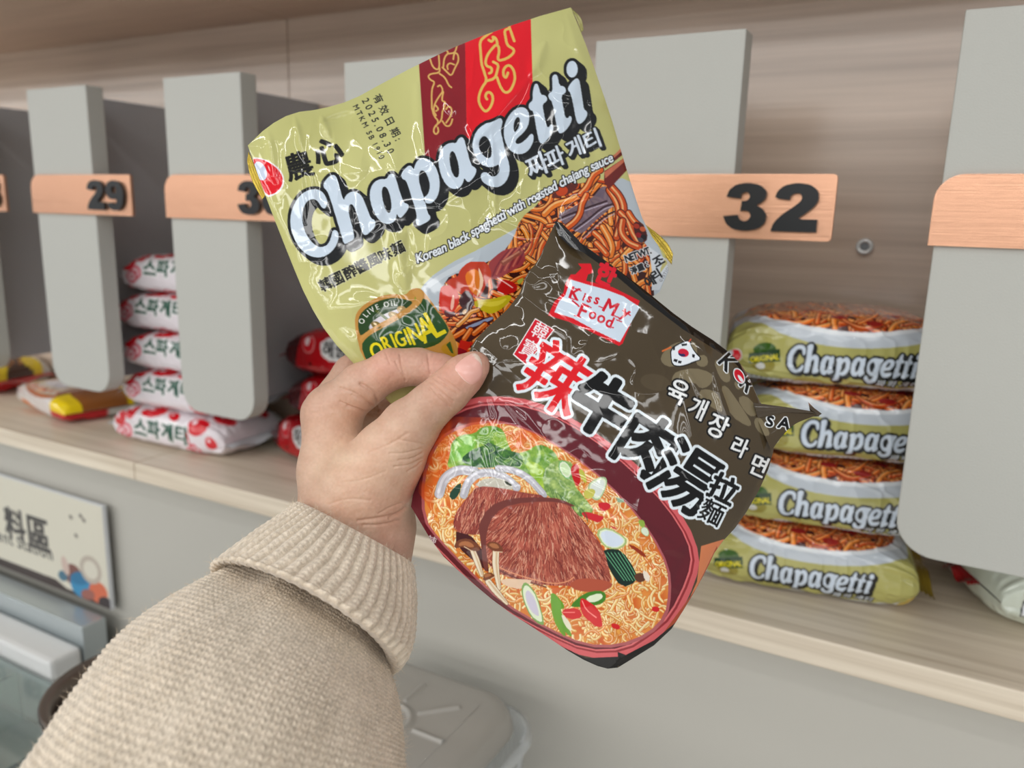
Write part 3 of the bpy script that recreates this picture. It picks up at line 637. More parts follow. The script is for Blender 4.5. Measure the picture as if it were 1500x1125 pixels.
# ------------------------------------------------------------------ a flat film pack from four boundary curves
def curve_pts(pts, n, sm=2):
    p = smooth_poly(pts, sm, False); d = np.r_[0, np.cumsum(np.hypot(*(p[1:] - p[:-1]).T))]; t = np.linspace(0, d[-1], n)
    return np.stack([np.interp(t, d, p[:, 0]), np.interp(t, d, p[:, 1])], -1)
def coons(top, bottom, left, right, nu, nv, sm=1):
    T, B = curve_pts(top, nu, sm), curve_pts(bottom, nu, sm); L, Rr = curve_pts(left, nv, sm), curve_pts(right, nv, sm)
    u = np.linspace(0, 1, nu)[:, None, None]; v = np.linspace(0, 1, nv)[None, :, None]
    P = (1 - v) * T[:, None] + v * B[:, None] + (1 - u) * L[None] + u * Rr[None]
    return P - ((1 - u) * (1 - v) * T[0] + u * (1 - v) * T[-1] + (1 - u) * v * B[0] + u * v * B[-1])
def seg_dist(px, py, a, b):
    d = np.array(b, float) - a; L2 = d @ d; t = np.clip(((px - a[0]) * d[0] + (py - a[1]) * d[1]) / L2, 0, 1)
    return np.hypot(px - a[0] - t * d[0], py - a[1] - t * d[1]), t
def ridges(px, py, lst):
    h = np.zeros_like(px)
    for a, b, w, amp in lst:
        d, t = seg_dist(px, py, np.array(a, float), b); h += amp * np.exp(-(d / (w * 1.25 * (.45 + 1.1 * np.sin(np.pi * np.clip(t, .02, .98))))) ** 2) * np.sin(np.pi * np.clip(t, 0, 1)) ** .7
    return h
def held_pack(cv, name, sides, depth, bulge, rid, nz, mat, back, nu, nv, p=2.4, rk=.9, ck=.7, calm=()):
    """front film: grid inside the four sides, raised by the filling, creases and crumple"""
    P = coons(*sides, nu, nv); px, py = P[..., 0], P[..., 1]
    u = np.linspace(-1, 1, nu)[:, None]; v = np.linspace(-1, 1, nv)[None, :]
    env = np.clip((1 - np.abs(u) ** p) * (1 - np.abs(v) ** p), 0, 1)
    edge = np.clip(np.minimum(1 - np.abs(u), 1 - np.abs(v)) * 12, 0, 1)
    n1 = 1 - np.abs(2 * vnoise(px / 34 + .3 * vnoise(px / 20, py / 20, 5), py / 46, nz) - 1); n2 = vnoise(px / 11, py / 14, nz + 1)
    for cx_, cy_, r_c in calm: edge = edge * (1 - .8 * np.exp(-((px - cx_) ** 2 + (py - cy_) ** 2) / r_c ** 2))      # film pulled taut
    h = bulge * env ** .75 + edge * (rk * ridges(px, py, rid) + ck * .0006 * (n1 ** 2.2) + .00008 * n2)
    d0 = depth(px, py)
    front = to_world(cam_pt(px, py, d0 - h)).reshape(-1, 3)
    col = cv.sample(px.ravel(), py.ravel())
    fr = mesh_np(name, front, grid_faces(nu, nv), col)
    s = 6; iu = np.unique(np.r_[np.arange(0, nu, s), nu - 1]); iv = np.unique(np.r_[np.arange(0, nv, s), nv - 1])
    bpx, bpy_, bd = px[np.ix_(iu, iv)], py[np.ix_(iu, iv)], d0[np.ix_(iu, iv)]
    be = env[np.ix_(iu, iv)]
    bk = mesh_np('back_film', to_world(cam_pt(bpx, bpy_, bd + .0003 + bulge * .9 * be ** .75)).reshape(-1, 3), grid_faces(len(iu), len(iv), flip=True))
    return fr, bk
def seal_strip(name, edge_px, out_px, depth, mat, parent, n=60, teeth=.0005):
    """crimped end seal: a ribbed strip between two curves"""
    e = curve_pts(edge_px, n); o_ = curve_pts(out_px, n); m = 14
    t = np.linspace(0, 1, m)[None, :, None]; P = e[:, None] * (1 - t) + o_[:, None] * t
    d = depth(P[..., 0], P[..., 1]) + teeth * np.sin(np.linspace(0, 1, m) * 2 * np.pi * 5)[None] + .002 * np.linspace(0, 1, m)[None]
    return link(name, mesh_np(name, to_world(cam_pt(P[..., 0], P[..., 1], d)).reshape(-1, 3), grid_faces(n, m)), mat, parent)

dA = lambda x, y: .374 + .022 * (x - 650) / 300 + .006 * (300 - y) / 300
sidesA = ([(363, 213), (392, 185), (428, 165), (470, 160), (515, 147), (560, 122), (613, 94), (680, 62), (778, 27), (836, 11)],
          [(566, 585), (580, 598), (606, 600), (640, 585), (720, 545), (830, 500), (920, 455), (966, 428)],
          [(363, 213), (374, 245), (388, 285), (425, 380), (450, 440), (482, 494), (525, 540), (566, 585)],
          [(836, 11), (848, 40), (862, 75), (893, 165), (908, 215), (926, 275), (946, 335), (984, 386), (966, 428)])
ridA = [((430, 165), (447, 240), 3, .0012), ((392, 188), (404, 270), 4, .0012), ((470, 168), (484, 205), 3, .0012), ((470, 180), (520, 165), 4, -.0016), ((388, 285), (440, 420), 7, .0014),
        ((440, 240), (448, 330), 2.5, .0006), ((455, 250), (462, 300), 2.5, .0006), ((574, 325), (596, 425), 7, .0022), ((600, 335), (594, 400), 4, -.001), ((560, 300), (545, 340), 4, .0008),
        ((690, 215), (775, 115), 6, .0018), ((775, 115), (800, 60), 5, .0014), ((720, 190), (726, 330), 3, .0008), ((830, 20), (872, 130), 5, .0014), ((860, 150), (895, 160), 5, .0014), ((800, 130), (880, 150), 5, .001),
        ((700, 330), (800, 300), 8, .001), ((640, 300), (720, 250), 9, .0012), ((480, 455), (560, 440), 9, .0016), ((500, 480), (520, 525), 6, .001), ((730, 320), (790, 345), 5, .0012), ((820, 320), (880, 280), 5, .0011), ((650, 130), (665, 170), 5, .0008),
        ((560, 150), (580, 260), 8, .0012), ((520, 160), (560, 230), 7, .0008), ((610, 120), (620, 230), 5, .0008), ((500, 240), (540, 250), 9, .001), ((850, 90), (835, 160), 6, .001), ((905, 220), (870, 215), 8, .0012)]
pa = empty('noodle_packet', to_world(cam_pt(650, 320, .374)))
tag(pa, 'large olive green noodle packet held upright in the hand behind the brown one', 'noodle packet')
def child(me_or_obj, parent):
    """parent while keeping world placement"""
    me_or_obj.parent = parent; me_or_obj.matrix_parent_inverse = Matrix.Translation(-Vector(parent.location)); return me_or_obj
fr, bk = held_pack(A, 'front_film', sidesA, dA, .011, ridA, 21, M['film'], None, 580, 520, calm=((505, 400, 38), (555, 376, 34), (552, 190, 36), (455, 232, 34), (570, 470, 26)))
child(link('front_film', fr, M['film']), pa); child(link('back_film', bk, M['olive']), pa)
o = seal_strip('end_seal', [(364, 222), (376, 250), (389, 286)], [(362, 236), (367, 262), (384, 292)], lambda x, y: dA(x, y) + .004, M['gold'], None); child(o, pa)
o = seal_strip('end_seal', [(930, 318), (950, 345), (984, 388)], [(958, 338), (978, 355), (986, 372)], lambda x, y: dA(x, y) + .006, M['gold'], None); child(o, pa)
o = seal_strip('corner_fold', [(836, 11), (846, 32), (851, 48)], [(838, 13), (852, 26), (855, 44)], lambda x, y: dA(x, y) + .003, M['olive'], None); child(o, pa)

# ------------------------------------------------------------------ artwork of the held brown packet
B = Canvas(585, 310, 1220, 1000, 2.4, (76, 64, 46))
X, Y = np.meshgrid(np.arange(B.w) / B.ss + 585, np.arange(B.h) / B.ss + 310)
B.im += ((vnoise(X / 70, Y / 60, 31) - .5) * 10)[..., None]
k5 = crop(960, 490, 5.769); b2 = crop(740, 460, 7.5); b1 = crop(740, 370, 7.5); b3 = crop(830, 540, 7.5); b4 = crop(920, 630, 7.5)
CAMO = (124, 112, 86)
for p in (((140,360),(180,310),(330,280),(470,320),(490,380),(450,440),(380,460),(330,400),(200,420),(140,430)), ((370,470),(440,460),(520,490),(560,580),(570,660),(520,640),(440,590),(380,560)), ((490,220),(560,215),(620,300),(640,390),(590,410),(540,360)), ((550,440),(600,430),(680,540),(760,660),(820,760),(780,780),(640,690),(600,570)),
          ((690,540),(760,510),(850,600),(880,660),(820,700),(760,660)), ((830,720),(880,690),(950,790),(970,850),(920,860),(850,800)), ((40,190),(110,100),(200,60),(330,50),(360,130),(330,230),(140,280),(60,250)), ((360,180),(430,170),(450,250),(400,280),(340,250)), ((660,400),(720,380),(740,450),(690,470))):
    B.poly(k5(*p), CAMO, 1)
B.poly(k5((380,-60),(520,60),(640,170),(740,240),(800,320),(800,400),(760,380),(700,270),(600,170),(480,70),(380,0)), (12, 12, 12))
B.poly([(806, 320), (865, 362), (905, 388), (960, 430), (1010, 470), (1060, 500), (1060, 520), (1000, 482), (945, 440), (900, 402), (860, 374), (815, 334)], (16, 14, 12))
for cx_, cy_, rx, ry in ((960, 560, 22, 12), (905, 565, 14, 9), (935, 580, 10, 6), (780, 575, 30, 20)): B.ell(cx_, cy_, rx, ry, 10, (92, 80, 60), .5)
# bowl wall and rim
rim = [(590, 770), (596, 700), (612, 655), (645, 612), (692, 590), (735, 588), (775, 592), (832, 615), (900, 662), (958, 715), (1000, 768), (1019, 812), (1013, 848), (985, 905), (958, 928), (918, 955), (860, 957), (800, 930), (735, 895), (690, 858), (640, 806), (612, 780)]
B.poly([(585, 790), (592, 690), (610, 648), (642, 604), (690, 582), (735, 580), (780, 586), (836, 610), (905, 656), (965, 710), (1008, 766), (1026, 815), (1020, 850), (992, 910), (960, 938), (920, 963), (858, 965), (800, 937), (735, 902), (690, 866), (640, 812), (612, 790)], (214, 96, 100), 1)
def shrink(P, k, c=(805, 768)): return [(c[0] + (x - c[0]) * k, c[1] + (y - c[1]) * k) for x, y in P]
B.poly(shrink(rim, 1.0), (150, 44, 50), 1); B.poly(shrink(rim, .985), (222, 110, 112), 1); B.poly(shrink(rim, .972), (96, 26, 34), 1)
mk = B.poly(shrink(rim, .965), (100, 30, 40), 1)
soup_o = [(618, 760), (617, 700), (632, 655), (655, 630), (700, 616), (750, 618), (800, 640), (860, 680), (915, 730), (955, 780), (981, 830), (984, 868), (978, 905), (952, 932), (908, 949), (858, 948), (800, 922), (735, 884), (684, 836), (640, 790)]
B.poly(soup_o, (178, 92, 96), 1)
soup = shrink(soup_o, .976)
sm_ = B.poly(soup, (216, 132, 60), 1)
X_, Y_ = B.coords(sm_)
B.put(sm_, (226, 96, 36), 0.0)
v_ = B.im[sm_[1]:sm_[1] + sm_[0].shape[0], sm_[2]:sm_[2] + sm_[0].shape[1]]
t_ = vnoise(X_ / 22, Y_ / 20, 44)[..., None]; v_ += ((np.array([206, 84, 30]) + t_ * np.array([34, 90, 50])) - v_) * sm_[0][..., None] * .9
B.noodles(sm_, 1250, 3.3, [(238, 190, 104), (244, 216, 154), (226, 150, 70), (238, 204, 130), (220, 128, 54)], (255, 246, 216), (204, 112, 48), 17, 25, .75)
ul = B.poly_mask([B.T(np.array([(612, 720), (625, 650), (660, 610), (720, 612), (800, 640), (790, 665), (700, 650), (650, 700), (640, 760)], float))])
B.put((ul[0] * vnoise(*[c / 9 for c in B.coords(ul)], 51) , ul[1], ul[2]), (222, 84, 24), .8)
# lettuce
l6 = crop(610, 590, 7.5)
def leaf(P, c0_, c1_, seed, sc_=7):
    m_ = B.poly_mask([B.T(smooth_poly(P, 1))]); XX, YY = B.coords(m_); t = .5 * vnoise(XX / sc_ / 1.6, YY / sc_ / 1.3, seed) + .3 * vnoise(XX / sc_ * 1.3, YY / sc_ * 1.5, seed + 5) + .2 * vnoise(XX / 1.6, YY / 1.6, seed + 6); t2 = vnoise(XX / 2.6, YY / 2.6, seed + 1)
    v = B.im[m_[1]:m_[1] + m_[0].shape[0], m_[2]:m_[2] + m_[0].shape[1]]; tt = np.clip((t - .5) * 1.8 + .5, 0, 1)[..., None] * .75 + t2[..., None] * .25
    v += (np.array(c0_) + tt * (np.array(c1_) - np.array(c0_)) - v) * m_[0][..., None]
leaf(l6((330,720),(370,560),(380,440),(480,350),(640,340),(720,260),(860,250),(960,300),(1000,440),(1060,560),(1200,540),(1340,450),(1480,500),(1560,600),(1600,760),(1480,960),(1420,1040),(1240,780),(1000,700),(700,720),(450,690)), (70, 130, 36), (176, 206, 92), 61)
leaf(l6((370,640),(390,460),(500,370),(640,350),(660,440),(600,560),(500,640)), (108, 176, 62), (168, 216, 110), 62)
leaf(l6((480,620),(600,520),(740,470),(800,430),(900,480),(1000,520),(1160,560),(1180,700),(1000,700),(720,720),(560,690)), (28, 64, 50), (96, 150, 62), 63, 5)
leaf(l6((1180,660),(1300,640),(1440,760),(1470,960),(1400,1010),(1250,780)), (120, 170, 30), (190, 216, 90), 64)
for k in range(26):
    a0 = rng.uniform(0, 1); x = 665 + 160 * a0; y = 640 + 25 * a0 + rng.uniform(-14, 22); B.stroke([(x, y), (x + rng.uniform(-8, 8), y + rng.uniform(-6, 8)), (x + rng.uniform(-9, 9), y + rng.uniform(2, 12))], .8, (206, 226, 140), 1, .7)
# onion rings
for ps, w in ((l6((250,1000),(300,830),(440,740),(560,740),(640,760)), 13), (l6((520,1010),(560,880),(660,780),(820,760),(980,820),(1100,930)), 11), (l6((900,720),(1080,740),(1240,830),(1330,930),(1400,1010)), 9)):
    B.stroke(ps, w + 1.6, (150, 156, 140), 2); B.stroke(ps, w, (192, 190, 200), 2); B.stroke([(x + 1, y + 1) for x, y in ps], w * .5, (178, 176, 182), 2, .7); B.stroke([(x - 1, y - 2) for x, y in ps], w * .3, (222, 222, 228), 2, .8)
B.poly(l6((350,1010),(440,900),(500,880),(470,1010),(400,1080)), (36, 70, 54), 1); B.poly(l6((620,920),(720,840),(860,820),(1020,860),(1080,960),(900,940)), (196, 192, 176), 1); B.poly(l6((960,850),(1040,890),(1050,920),(980,890)), (40, 50, 36), 1)
# right side toppings: leek slices, chili
r7 = crop(790, 640, 6.25)
def disc(P, rimc, inner, k=.66):
    B.poly(P, rimc, 1); c = np.mean(P, 0); B.poly([(c[0] + (x - c[0]) * .86, c[1] + (y - c[1]) * .86) for x, y in P], (226, 236, 206), 1); B.poly([(c[0] + (x - c[0]) * k, c[1] + (y - c[1]) * k) for x, y in P], inner, 1)
leaf(r7((40,300),(160,200),(330,240),(300,420),(420,560),(520,700),(330,740),(200,560),(80,560),(30,430)), (90, 130, 60), (196, 216, 130), 66, 4)
disc(r7((170,240),(220,205),(280,260),(310,340),(260,400),(190,330)), (120, 180, 110), (206, 230, 180))
B.poly(r7((285,280),(330,240),(365,270),(380,400),(350,470),(300,370)), (196, 22, 26), 1)
B.poly(r7((360,290),(400,300),(440,400),(420,430),(370,360)), (190, 190, 70), 1)
disc(r7((440,440),(500,390),(580,360),(620,380),(620,440),(570,560),(520,590),(460,540)), (170, 196, 150), (222, 230, 222), .7); B.poly(r7((400,500),(470,470),(520,490),(490,560),(420,570)), (200, 196, 90), 1)
for p in (((540,600),(640,600),(660,650),(580,690),(540,640)), ((380,700),(420,680),(560,720),(600,740),(540,790),(500,770),(420,740)), ((650,810),(700,830),(710,850),(660,830))): B.poly(r7(*p), (206, 40, 50), 1)
disc(r7((510,860),(620,820),(800,920),(800,990),(700,1040),(580,1000)), (170, 190, 120), (214, 226, 240), .75)
disc(r7((930,830),(980,820),(1010,880),(990,920),(930,880)), (150, 190, 130), (220, 230, 210)); B.poly(r7((700,550),(770,570),(780,600),(720,600)), (150, 180, 150)); B.poly(r7((900,760),(960,760),(970,820),(930,830)), (150, 180, 70), 1)
B.poly(r7((800,980),(880,1000),(980,1080),(970,1110),(900,1060)), (150, 50, 20), 1)
for k in range(14): x0_ = 100 + k * 22; B.stroke(r7((x0_, 470 + k * 14), (x0_ + rng.uniform(10, 60), 540 + k * 14), (x0_ + rng.uniform(20, 90), 600 + k * 14)), .8, (50, 90, 50), 1, .8)
# dark greens on the right of the beef
e8 = crop(780, 800, 5.357)
B.poly(e8((545,40),(600,20),(700,30),(810,190),(820,280),(700,330),(600,180)), (20, 44, 36), 1)
for k in range(6): B.stroke(e8((560 + 28 * k, 50), (640 + 26 * k, 160), (720 + 22 * k, 270)), 1.0, (110, 190, 140), 1)
B.poly(e8((790,240),(830,205),(890,220),(890,270),(830,290)), (96, 56, 40), 1); B.poly(e8((860,180),(920,220),(920,280),(880,270)), (236, 222, 206), 1)
# beef: two slices with fibres
h8 = crop(640, 740, 6.25)
def beef(P, base, seed, n, dirf, cols):
    m_ = B.poly(P, base, 1); m, r0, c0 = m_; r_ = np.random.default_rng(seed); ys, xs = np.nonzero(m > .5); keep = B.im.copy()
    XX, YY = B.coords(m_); t = vnoise(XX / 14, YY / 14, seed); v = B.im[r0:r0 + m.shape[0], c0:c0 + m.shape[1]]; v += ((t - .5) * 46)[..., None] * m[..., None] * np.array([1, .7, .6])
    for i in r_.integers(0, len(xs), n):
        x = (xs[i] + c0) / B.ss + B.x0; y = (ys[i] + r0) / B.ss + B.y0; a = dirf(x, y) + r_.uniform(-.18, .18); L_ = r_.uniform(4, 15)
        B.stroke([(x, y), (x + math.cos(a) * L_ / 2 + r_.uniform(-.8, .8), y + math.sin(a) * L_ / 2), (x + math.cos(a + r_.uniform(-.2, .2)) * L_, y + math.sin(a) * L_)], r_.uniform(.5, 1.2), cols[r_.integers(len(cols))], 0, .8)
    full = np.zeros(B.im.shape[:2], np.float32); full[r0:r0 + m.shape[0], c0:c0 + m.shape[1]] = m; B.im = keep + (B.im - keep) * full[..., None]
BC = [(220, 150, 120), (206, 128, 100), (120, 48, 40), (232, 176, 148), (150, 60, 48), (100, 38, 36)]
B.poly([(668, 772), (700, 792), (720, 840), (704, 830), (668, 800)], (70, 26, 28), 1)
beef([(664, 760), (672, 744), (690, 722), (700, 712), (730, 714), (770, 722), (800, 726), (790, 740), (740, 738), (716, 760), (706, 782), (690, 784), (665, 778)], (160, 78, 66), 71, 420, lambda x, y: 1.9, BC)
B.poly([(704, 790), (700, 770), (716, 742), (745, 730), (790, 728), (820, 730), (850, 745), (760, 738), (722, 762), (713, 800), (716, 838), (708, 835)], (116, 58, 52), 1)
beef([(712, 812), (712, 780), (724, 752), (750, 738), (800, 734), (832, 738), (845, 752), (865, 775), (885, 805), (893, 838), (896, 852), (880, 864), (840, 858), (800, 858), (760, 850), (735, 842), (718, 832)], (168, 84, 68), 72, 1500, lambda x, y: math.atan2(y - 640, x - 790 + .35 * (x - 800)) + (.0 if x > 760 else .25), BC)
B.stroke([(716, 820), (735, 834), (770, 846), (810, 856), (832, 852), (840, 846)], 1.6, (226, 150, 110), 1); B.stroke([(716, 825), (735, 838), (765, 850), (800, 860)], 2.2, (96, 40, 36), 1, .8)
B.poly([(832, 856), (850, 846), (890, 850), (900, 858), (880, 868), (845, 866)], (178, 84, 60), 1)
# mushrooms
def mush(cap, stem, w):
    B.stroke(stem, [x + 1.6 for x in w], (150, 100, 60), 1); B.stroke(stem, w, (240, 226, 200), 1); B.stroke([(x + 1.2, y) for x, y in stem], [x * .35 for x in w], (206, 172, 130), 1, .7)
    B.poly(cap, (120, 66, 42), 1); c = np.mean(cap, 0); B.poly([(c[0] + (x - c[0]) * .6 - 1.5, c[1] + (y - c[1]) * .5 - 1.5) for x, y in cap], (176, 112, 72), 1); B.stroke([cap[-1], cap[-2]], 1.2, (236, 206, 170), 0)
mush(h8((150,400),(180,320),(290,300),(380,360),(400,420),(320,420),(250,380)), h8((330,420),(370,520),(410,640)), [7, 8, 5]); mush(h8((445,370),(480,330),(560,340),(610,400),(600,430),(520,425)), h8((540,430),(535,560),(570,760)), [9, 9, 5]); mush(h8((420,700),(430,630),(490,610),(540,650),(500,670)), h8((470,700),(540,790),(640,900)), [8, 9, 4])
B.poly(h8((580,670),(830,680),(880,690),(780,780),(600,730)), (232, 200, 170), 1)
# leek slice, green and red peppers
disc(h8((770,760),(800,700),(850,730),(920,830),(990,1090),(950,1100),(860,1030),(790,880)), (128, 168, 90), (206, 200, 216), .6)
B.poly(h8((1035,830),(1070,800),(1120,860),(1180,940),(1110,960),(1110,1020),(1190,1190),(1150,1200),(1060,1040)), (110, 160, 40), 1); B.poly(h8((1060,850),(1100,880),(1080,950),(1050,900)), (190, 216, 90), 1)
B.poly(e8((290,470),(400,370),(520,345),(580,370),(570,440),(480,470),(340,480)), (70, 130, 40), 1); B.poly(e8((420,400),(530,365),(560,400),(500,440),(430,440)), (226, 236, 206), 1)
B.poly(e8((135,380),(170,365),(260,470),(210,500),(310,690),(300,720),(190,600)), (104, 160, 44), 1); B.poly(e8((220,520),(300,600),(310,680),(250,620)), (236, 230, 206), 1)
for p in (((215,500),(360,480),(400,560),(280,580)), ((370,420),(400,405),(520,490),(550,600),(540,640),(440,590),(380,520)), ((450,580),(550,600),(545,640),(480,625)), ((620,600),(690,620),(680,660),(620,640)), ((940,470),(1000,480),(990,520),(935,510))): B.poly(e8(*p), (212, 32, 36), 1)
B.stroke(e8((390,430),(420,500),(500,560)), 1.6, (250, 150, 140)); B.stroke(e8((240,520),(330,520)), 1.4, (250, 140, 130))
# edges outside the bowl: black lower left, orange bowl flank lower right
B.poly([(585, 745), (598, 745), (612, 772), (640, 806), (690, 862), (735, 900), (800, 936), (858, 964), (905, 962), (905, 1000), (820, 1000), (700, 930), (585, 830)], (14, 13, 13))
B.poly([(1027, 800), (1060, 790), (1070, 800), (1046, 842), (1020, 880), (985, 930), (918, 985), (912, 966), (960, 940), (994, 912), (1021, 852)], (214, 128, 84)); B.poly([(1020, 862), (1050, 800), (1060, 840), (1020, 880), (985, 930), (918, 985), (914, 975), (965, 936)], (172, 74, 44))
B.poly([(912, 962), (958, 938), (992, 910), (1010, 880), (1004, 905), (965, 945), (918, 972)], (16, 13, 13)); B.poly([(905, 975), (905, 955), (918, 960), (922, 985)], (20, 18, 18))
B.put(B.char_mask('辣', 632, 792, 14, 20, .3), (236, 232, 232), .8)
# red badge, banner
B.poly(b2((330,45),(545,170),(235,570),(82,445)), (240, 236, 236)); B.poly(b2((332,58),(530,172),(232,552),(98,442)), (206, 20, 40))
for ch, x, y, s_ in (('韓', 385, 190, 24), ('寶', 265, 380, 26)): q = b2((x, y))[0]; B.put(B.char_mask(ch, q[0], q[1], s_, 30, .25, .9), (240, 230, 232))
B.poly(b1((470,690),(540,540),(640,440),(660,340),(720,240),(770,240),(840,170),(800,120),(940,120),(970,220),(910,240),(890,310),(1180,380),(1480,530),(1290,1000),(1250,1025),(900,850),(700,760)), (216, 22, 36)); B.poly(b1((540,655),(590,540),(660,470),(720,295),(900,350),(1100,405),(1300,480),(1480,600),(1260,985),(1000,860),(740,720)), (208, 222, 236))
def serif_text(cv, t, p0, p1, size, col, bold, sh=0):
    m_ = cv.text_mask(t, [p0, p1], size, sh, .86, bold); cv.put(m_, col)
for ch, x, y, h_, rt in (('K', 770, 450, 130, 18), ('i', 868, 487, 80, 20), ('s', 925, 515, 66, 22), ('s', 1005, 530, 74, 22), ('M', 1160, 600, 150, 28), ('y', 1310, 690, 130, 30), ('F', 855, 640, 150, 22), ('o', 960, 690, 80, 22), ('o', 1055, 730, 84, 24), ('d', 1150, 760, 120, 24)):
    q = b1((x, y))[0]; B.put(B.char_mask(ch, q[0], q[1], h_ / 7.5, rt, .55 if ch not in 'KMF' else .75, .95), (206, 22, 44))
for a_, b_ in (((715, 500), (760, 515)), ((770, 395), (835, 420)), ((760, 690), (830, 710)), ((1030, 590), (1080, 610)), ((1190, 690), (1250, 715)), ((850, 560), (945, 605)), ((1290, 635), (1375, 690)), ((1225, 740), (1280, 760)), ((1140, 815), (1190, 825))):
    B.stroke(b1(a_, b_), 1.6, (206, 22, 44), 0)
B.stroke(b1((740,530),(780,560),(810,590)), 2.4, (206, 22, 44))
B.put(B.char_mask('한', 888, 402, 30, 24, 1.8, .95), (222, 24, 44))
# big title characters
for ch, x, y, s_, rt, col, bd in (('辣', 815, 553, 92, 33, (224, 24, 34), 1.5), ('牛', 882, 594, 84, 31, (14, 14, 14), 4.2), ('肉', 949, 652, 86, 33, (14, 14, 14), 3.0), ('湯', 1006, 699, 92, 33, (14, 14, 14), 2.0), ('拉', 1060, 716, 40, 28, (14, 14, 14), 1.4), ('麵', 1043, 750, 34, 26, (14, 14, 14), .5)):
    m_ = B.char_mask(ch, x, y, s_, rt, bd); B.put(B.grow(m_, 4.2 if s_ > 50 else 3.0), (228, 238, 244)); B.put(m_, col)
ks = [B.char_mask(ch, x, y, s_, 24, .75, .9) for ch, x, y, s_ in (('육', 993, 574, 34), ('개', 1022, 598, 31), ('장', 1052, 624, 34), ('라', 1084, 655, 28), ('면', 1112, 682, 30))]
m_ = B.union(ks); B.put(B.grow(m_, 2.6), (14, 14, 14)); B.put(m_, (236, 238, 238))
# small wavy flag
B.poly(k5((290,40),(305,60),(300,90),(340,150),(400,210),(330,235),(260,265),(190,275),(140,260),(128,200),(125,120),(200,70)), (14, 14, 14), 1); B.poly(k5((288,50),(296,90),(335,155),(388,208),(320,228),(255,256),(190,266),(148,252),(136,200),(134,126),(205,80)), (232, 238, 244), 1)
q = k5((237, 155))[0]; B.ell(q[0], q[1], 8, 6, 15, (204, 26, 56)); B.poly(k5((190,150),(215,165),(240,160),(260,180),(230,188),(200,178)), (34, 40, 90), 1)
for p in (((150,100),(165,95),(165,130),(150,135)), ((220,80),(270,75),(265,92),(225,98)), ((312,165),(335,170),(330,200),(312,190)), ((160,205),(190,212),(180,235),(152,225)), ((195,220),(225,225),(215,245),(190,240))): B.poly(k5(*p), (30, 30, 36))
B.stroke(k5((60,140),(130,108)), 2.2, (222, 110, 50), 0); B.stroke(k5((285,60),(300,40)), 1.8, (214, 90, 60), 0)
# edge lettering
for ch, x, y, s_, rt in (('K', 615, 235, 130, 48), ('R', 785, 420, 120, 48)):
    q = k5((x, y))[0]; m_ = B.char_mask(ch, q[0], q[1], s_ / 5.769, rt, .9); B.put(B.grow(m_, 1.5), (236, 240, 242)); B.put(m_, (14, 14, 14))
q = k5((708, 350))[0]; B.ell(q[0], q[1], 13.5, 8.5, 62, (14, 14, 14)); B.ell(q[0], q[1], 12.5, 7.5, 62, (236, 240, 242)); B.ell(q[0], q[1], 10.5, 6, 62, (206, 20, 44)); B.poly(k5((690,340),(715,345),(745,385),(740,405),(715,395)), (232, 232, 236), 1)

dB = lambda x, y: .337 + .012 * (x - 690) / 400 - .004 * (y - 600) / 300 + .014 * np.exp(-((x - 600) / 42) ** 2 - ((y - 695) / 72) ** 2)
sidesB = ([(812, 328), (865, 366), (900, 391), (945, 425), (1000, 470), (1060, 508), (1092, 540), (1107, 578)],
          [(602, 742), (640, 806), (680, 844), (735, 890), (790, 925), (845, 962), (885, 980), (905, 978)],
          [(812, 328), (788, 384), (771, 400), (758, 440), (700, 492), (688, 512), (655, 600), (612, 680), (602, 742)],
          [(1107, 578), (1128, 615), (1136, 650), (1122, 700), (1085, 765), (1050, 802), (1035, 835), (1010, 880), (975, 935), (905, 978)])
ridB = [((1000, 545), (1018, 690), 6, .0024), ((1005, 540), (1040, 600), 3, .0012), ((1045, 545), (1075, 640), 4, .0016), ((1000, 690), (1040, 760), 5, .0014), ((1060, 760), (1090, 700), 8, .001), ((815, 690), (990, 800), 5, .0016), ((850, 740), (1010, 815), 8, .0018), ((716, 585), (722, 700), 5, -.0014),
        ((740, 590), (800, 650), 3, .0008), ((632, 680), (642, 760), 4, .0012), ((820, 870), (825, 950), 3, .0008), ((780, 420), (815, 395), 6, .0012), ((800, 440), (900, 500), 6, -.0008), ((860, 500), (840, 520), 4, .0008), ((905, 380), (950, 440), 5, .0012), ((1000, 480), (1050, 540), 6, .0012),
        ((700, 640), (760, 630), 8, .0008), ((880, 600), (960, 560), 10, .0008), ((905, 978), (890, 900), 6, .001), ((985, 860), (1010, 800), 5, -.0012), ((760, 450), (740, 510), 7, .0012), ((940, 820), (1000, 870), 5, .001), ((640, 820), (700, 800), 6, .0008)]
pb = empty('noodle_packet', to_world(cam_pt(840, 660, .338)))
tag(pb, 'dark brown spicy beef noodle packet with a bowl picture, pinched under the thumb', 'noodle packet')
fr, bk = held_pack(B, 'front_film', sidesB, dB, .011, ridB, 87, M['film_b'], None, 560, 560, 2.6, .62, .58, calm=((880, 450, 46), (885, 596, 40), (815, 552, 40), (950, 652, 40)))
child(link('front_film', fr, M['film_b']), pb); child(link('back_film', bk, M['blackfilm']), pb)
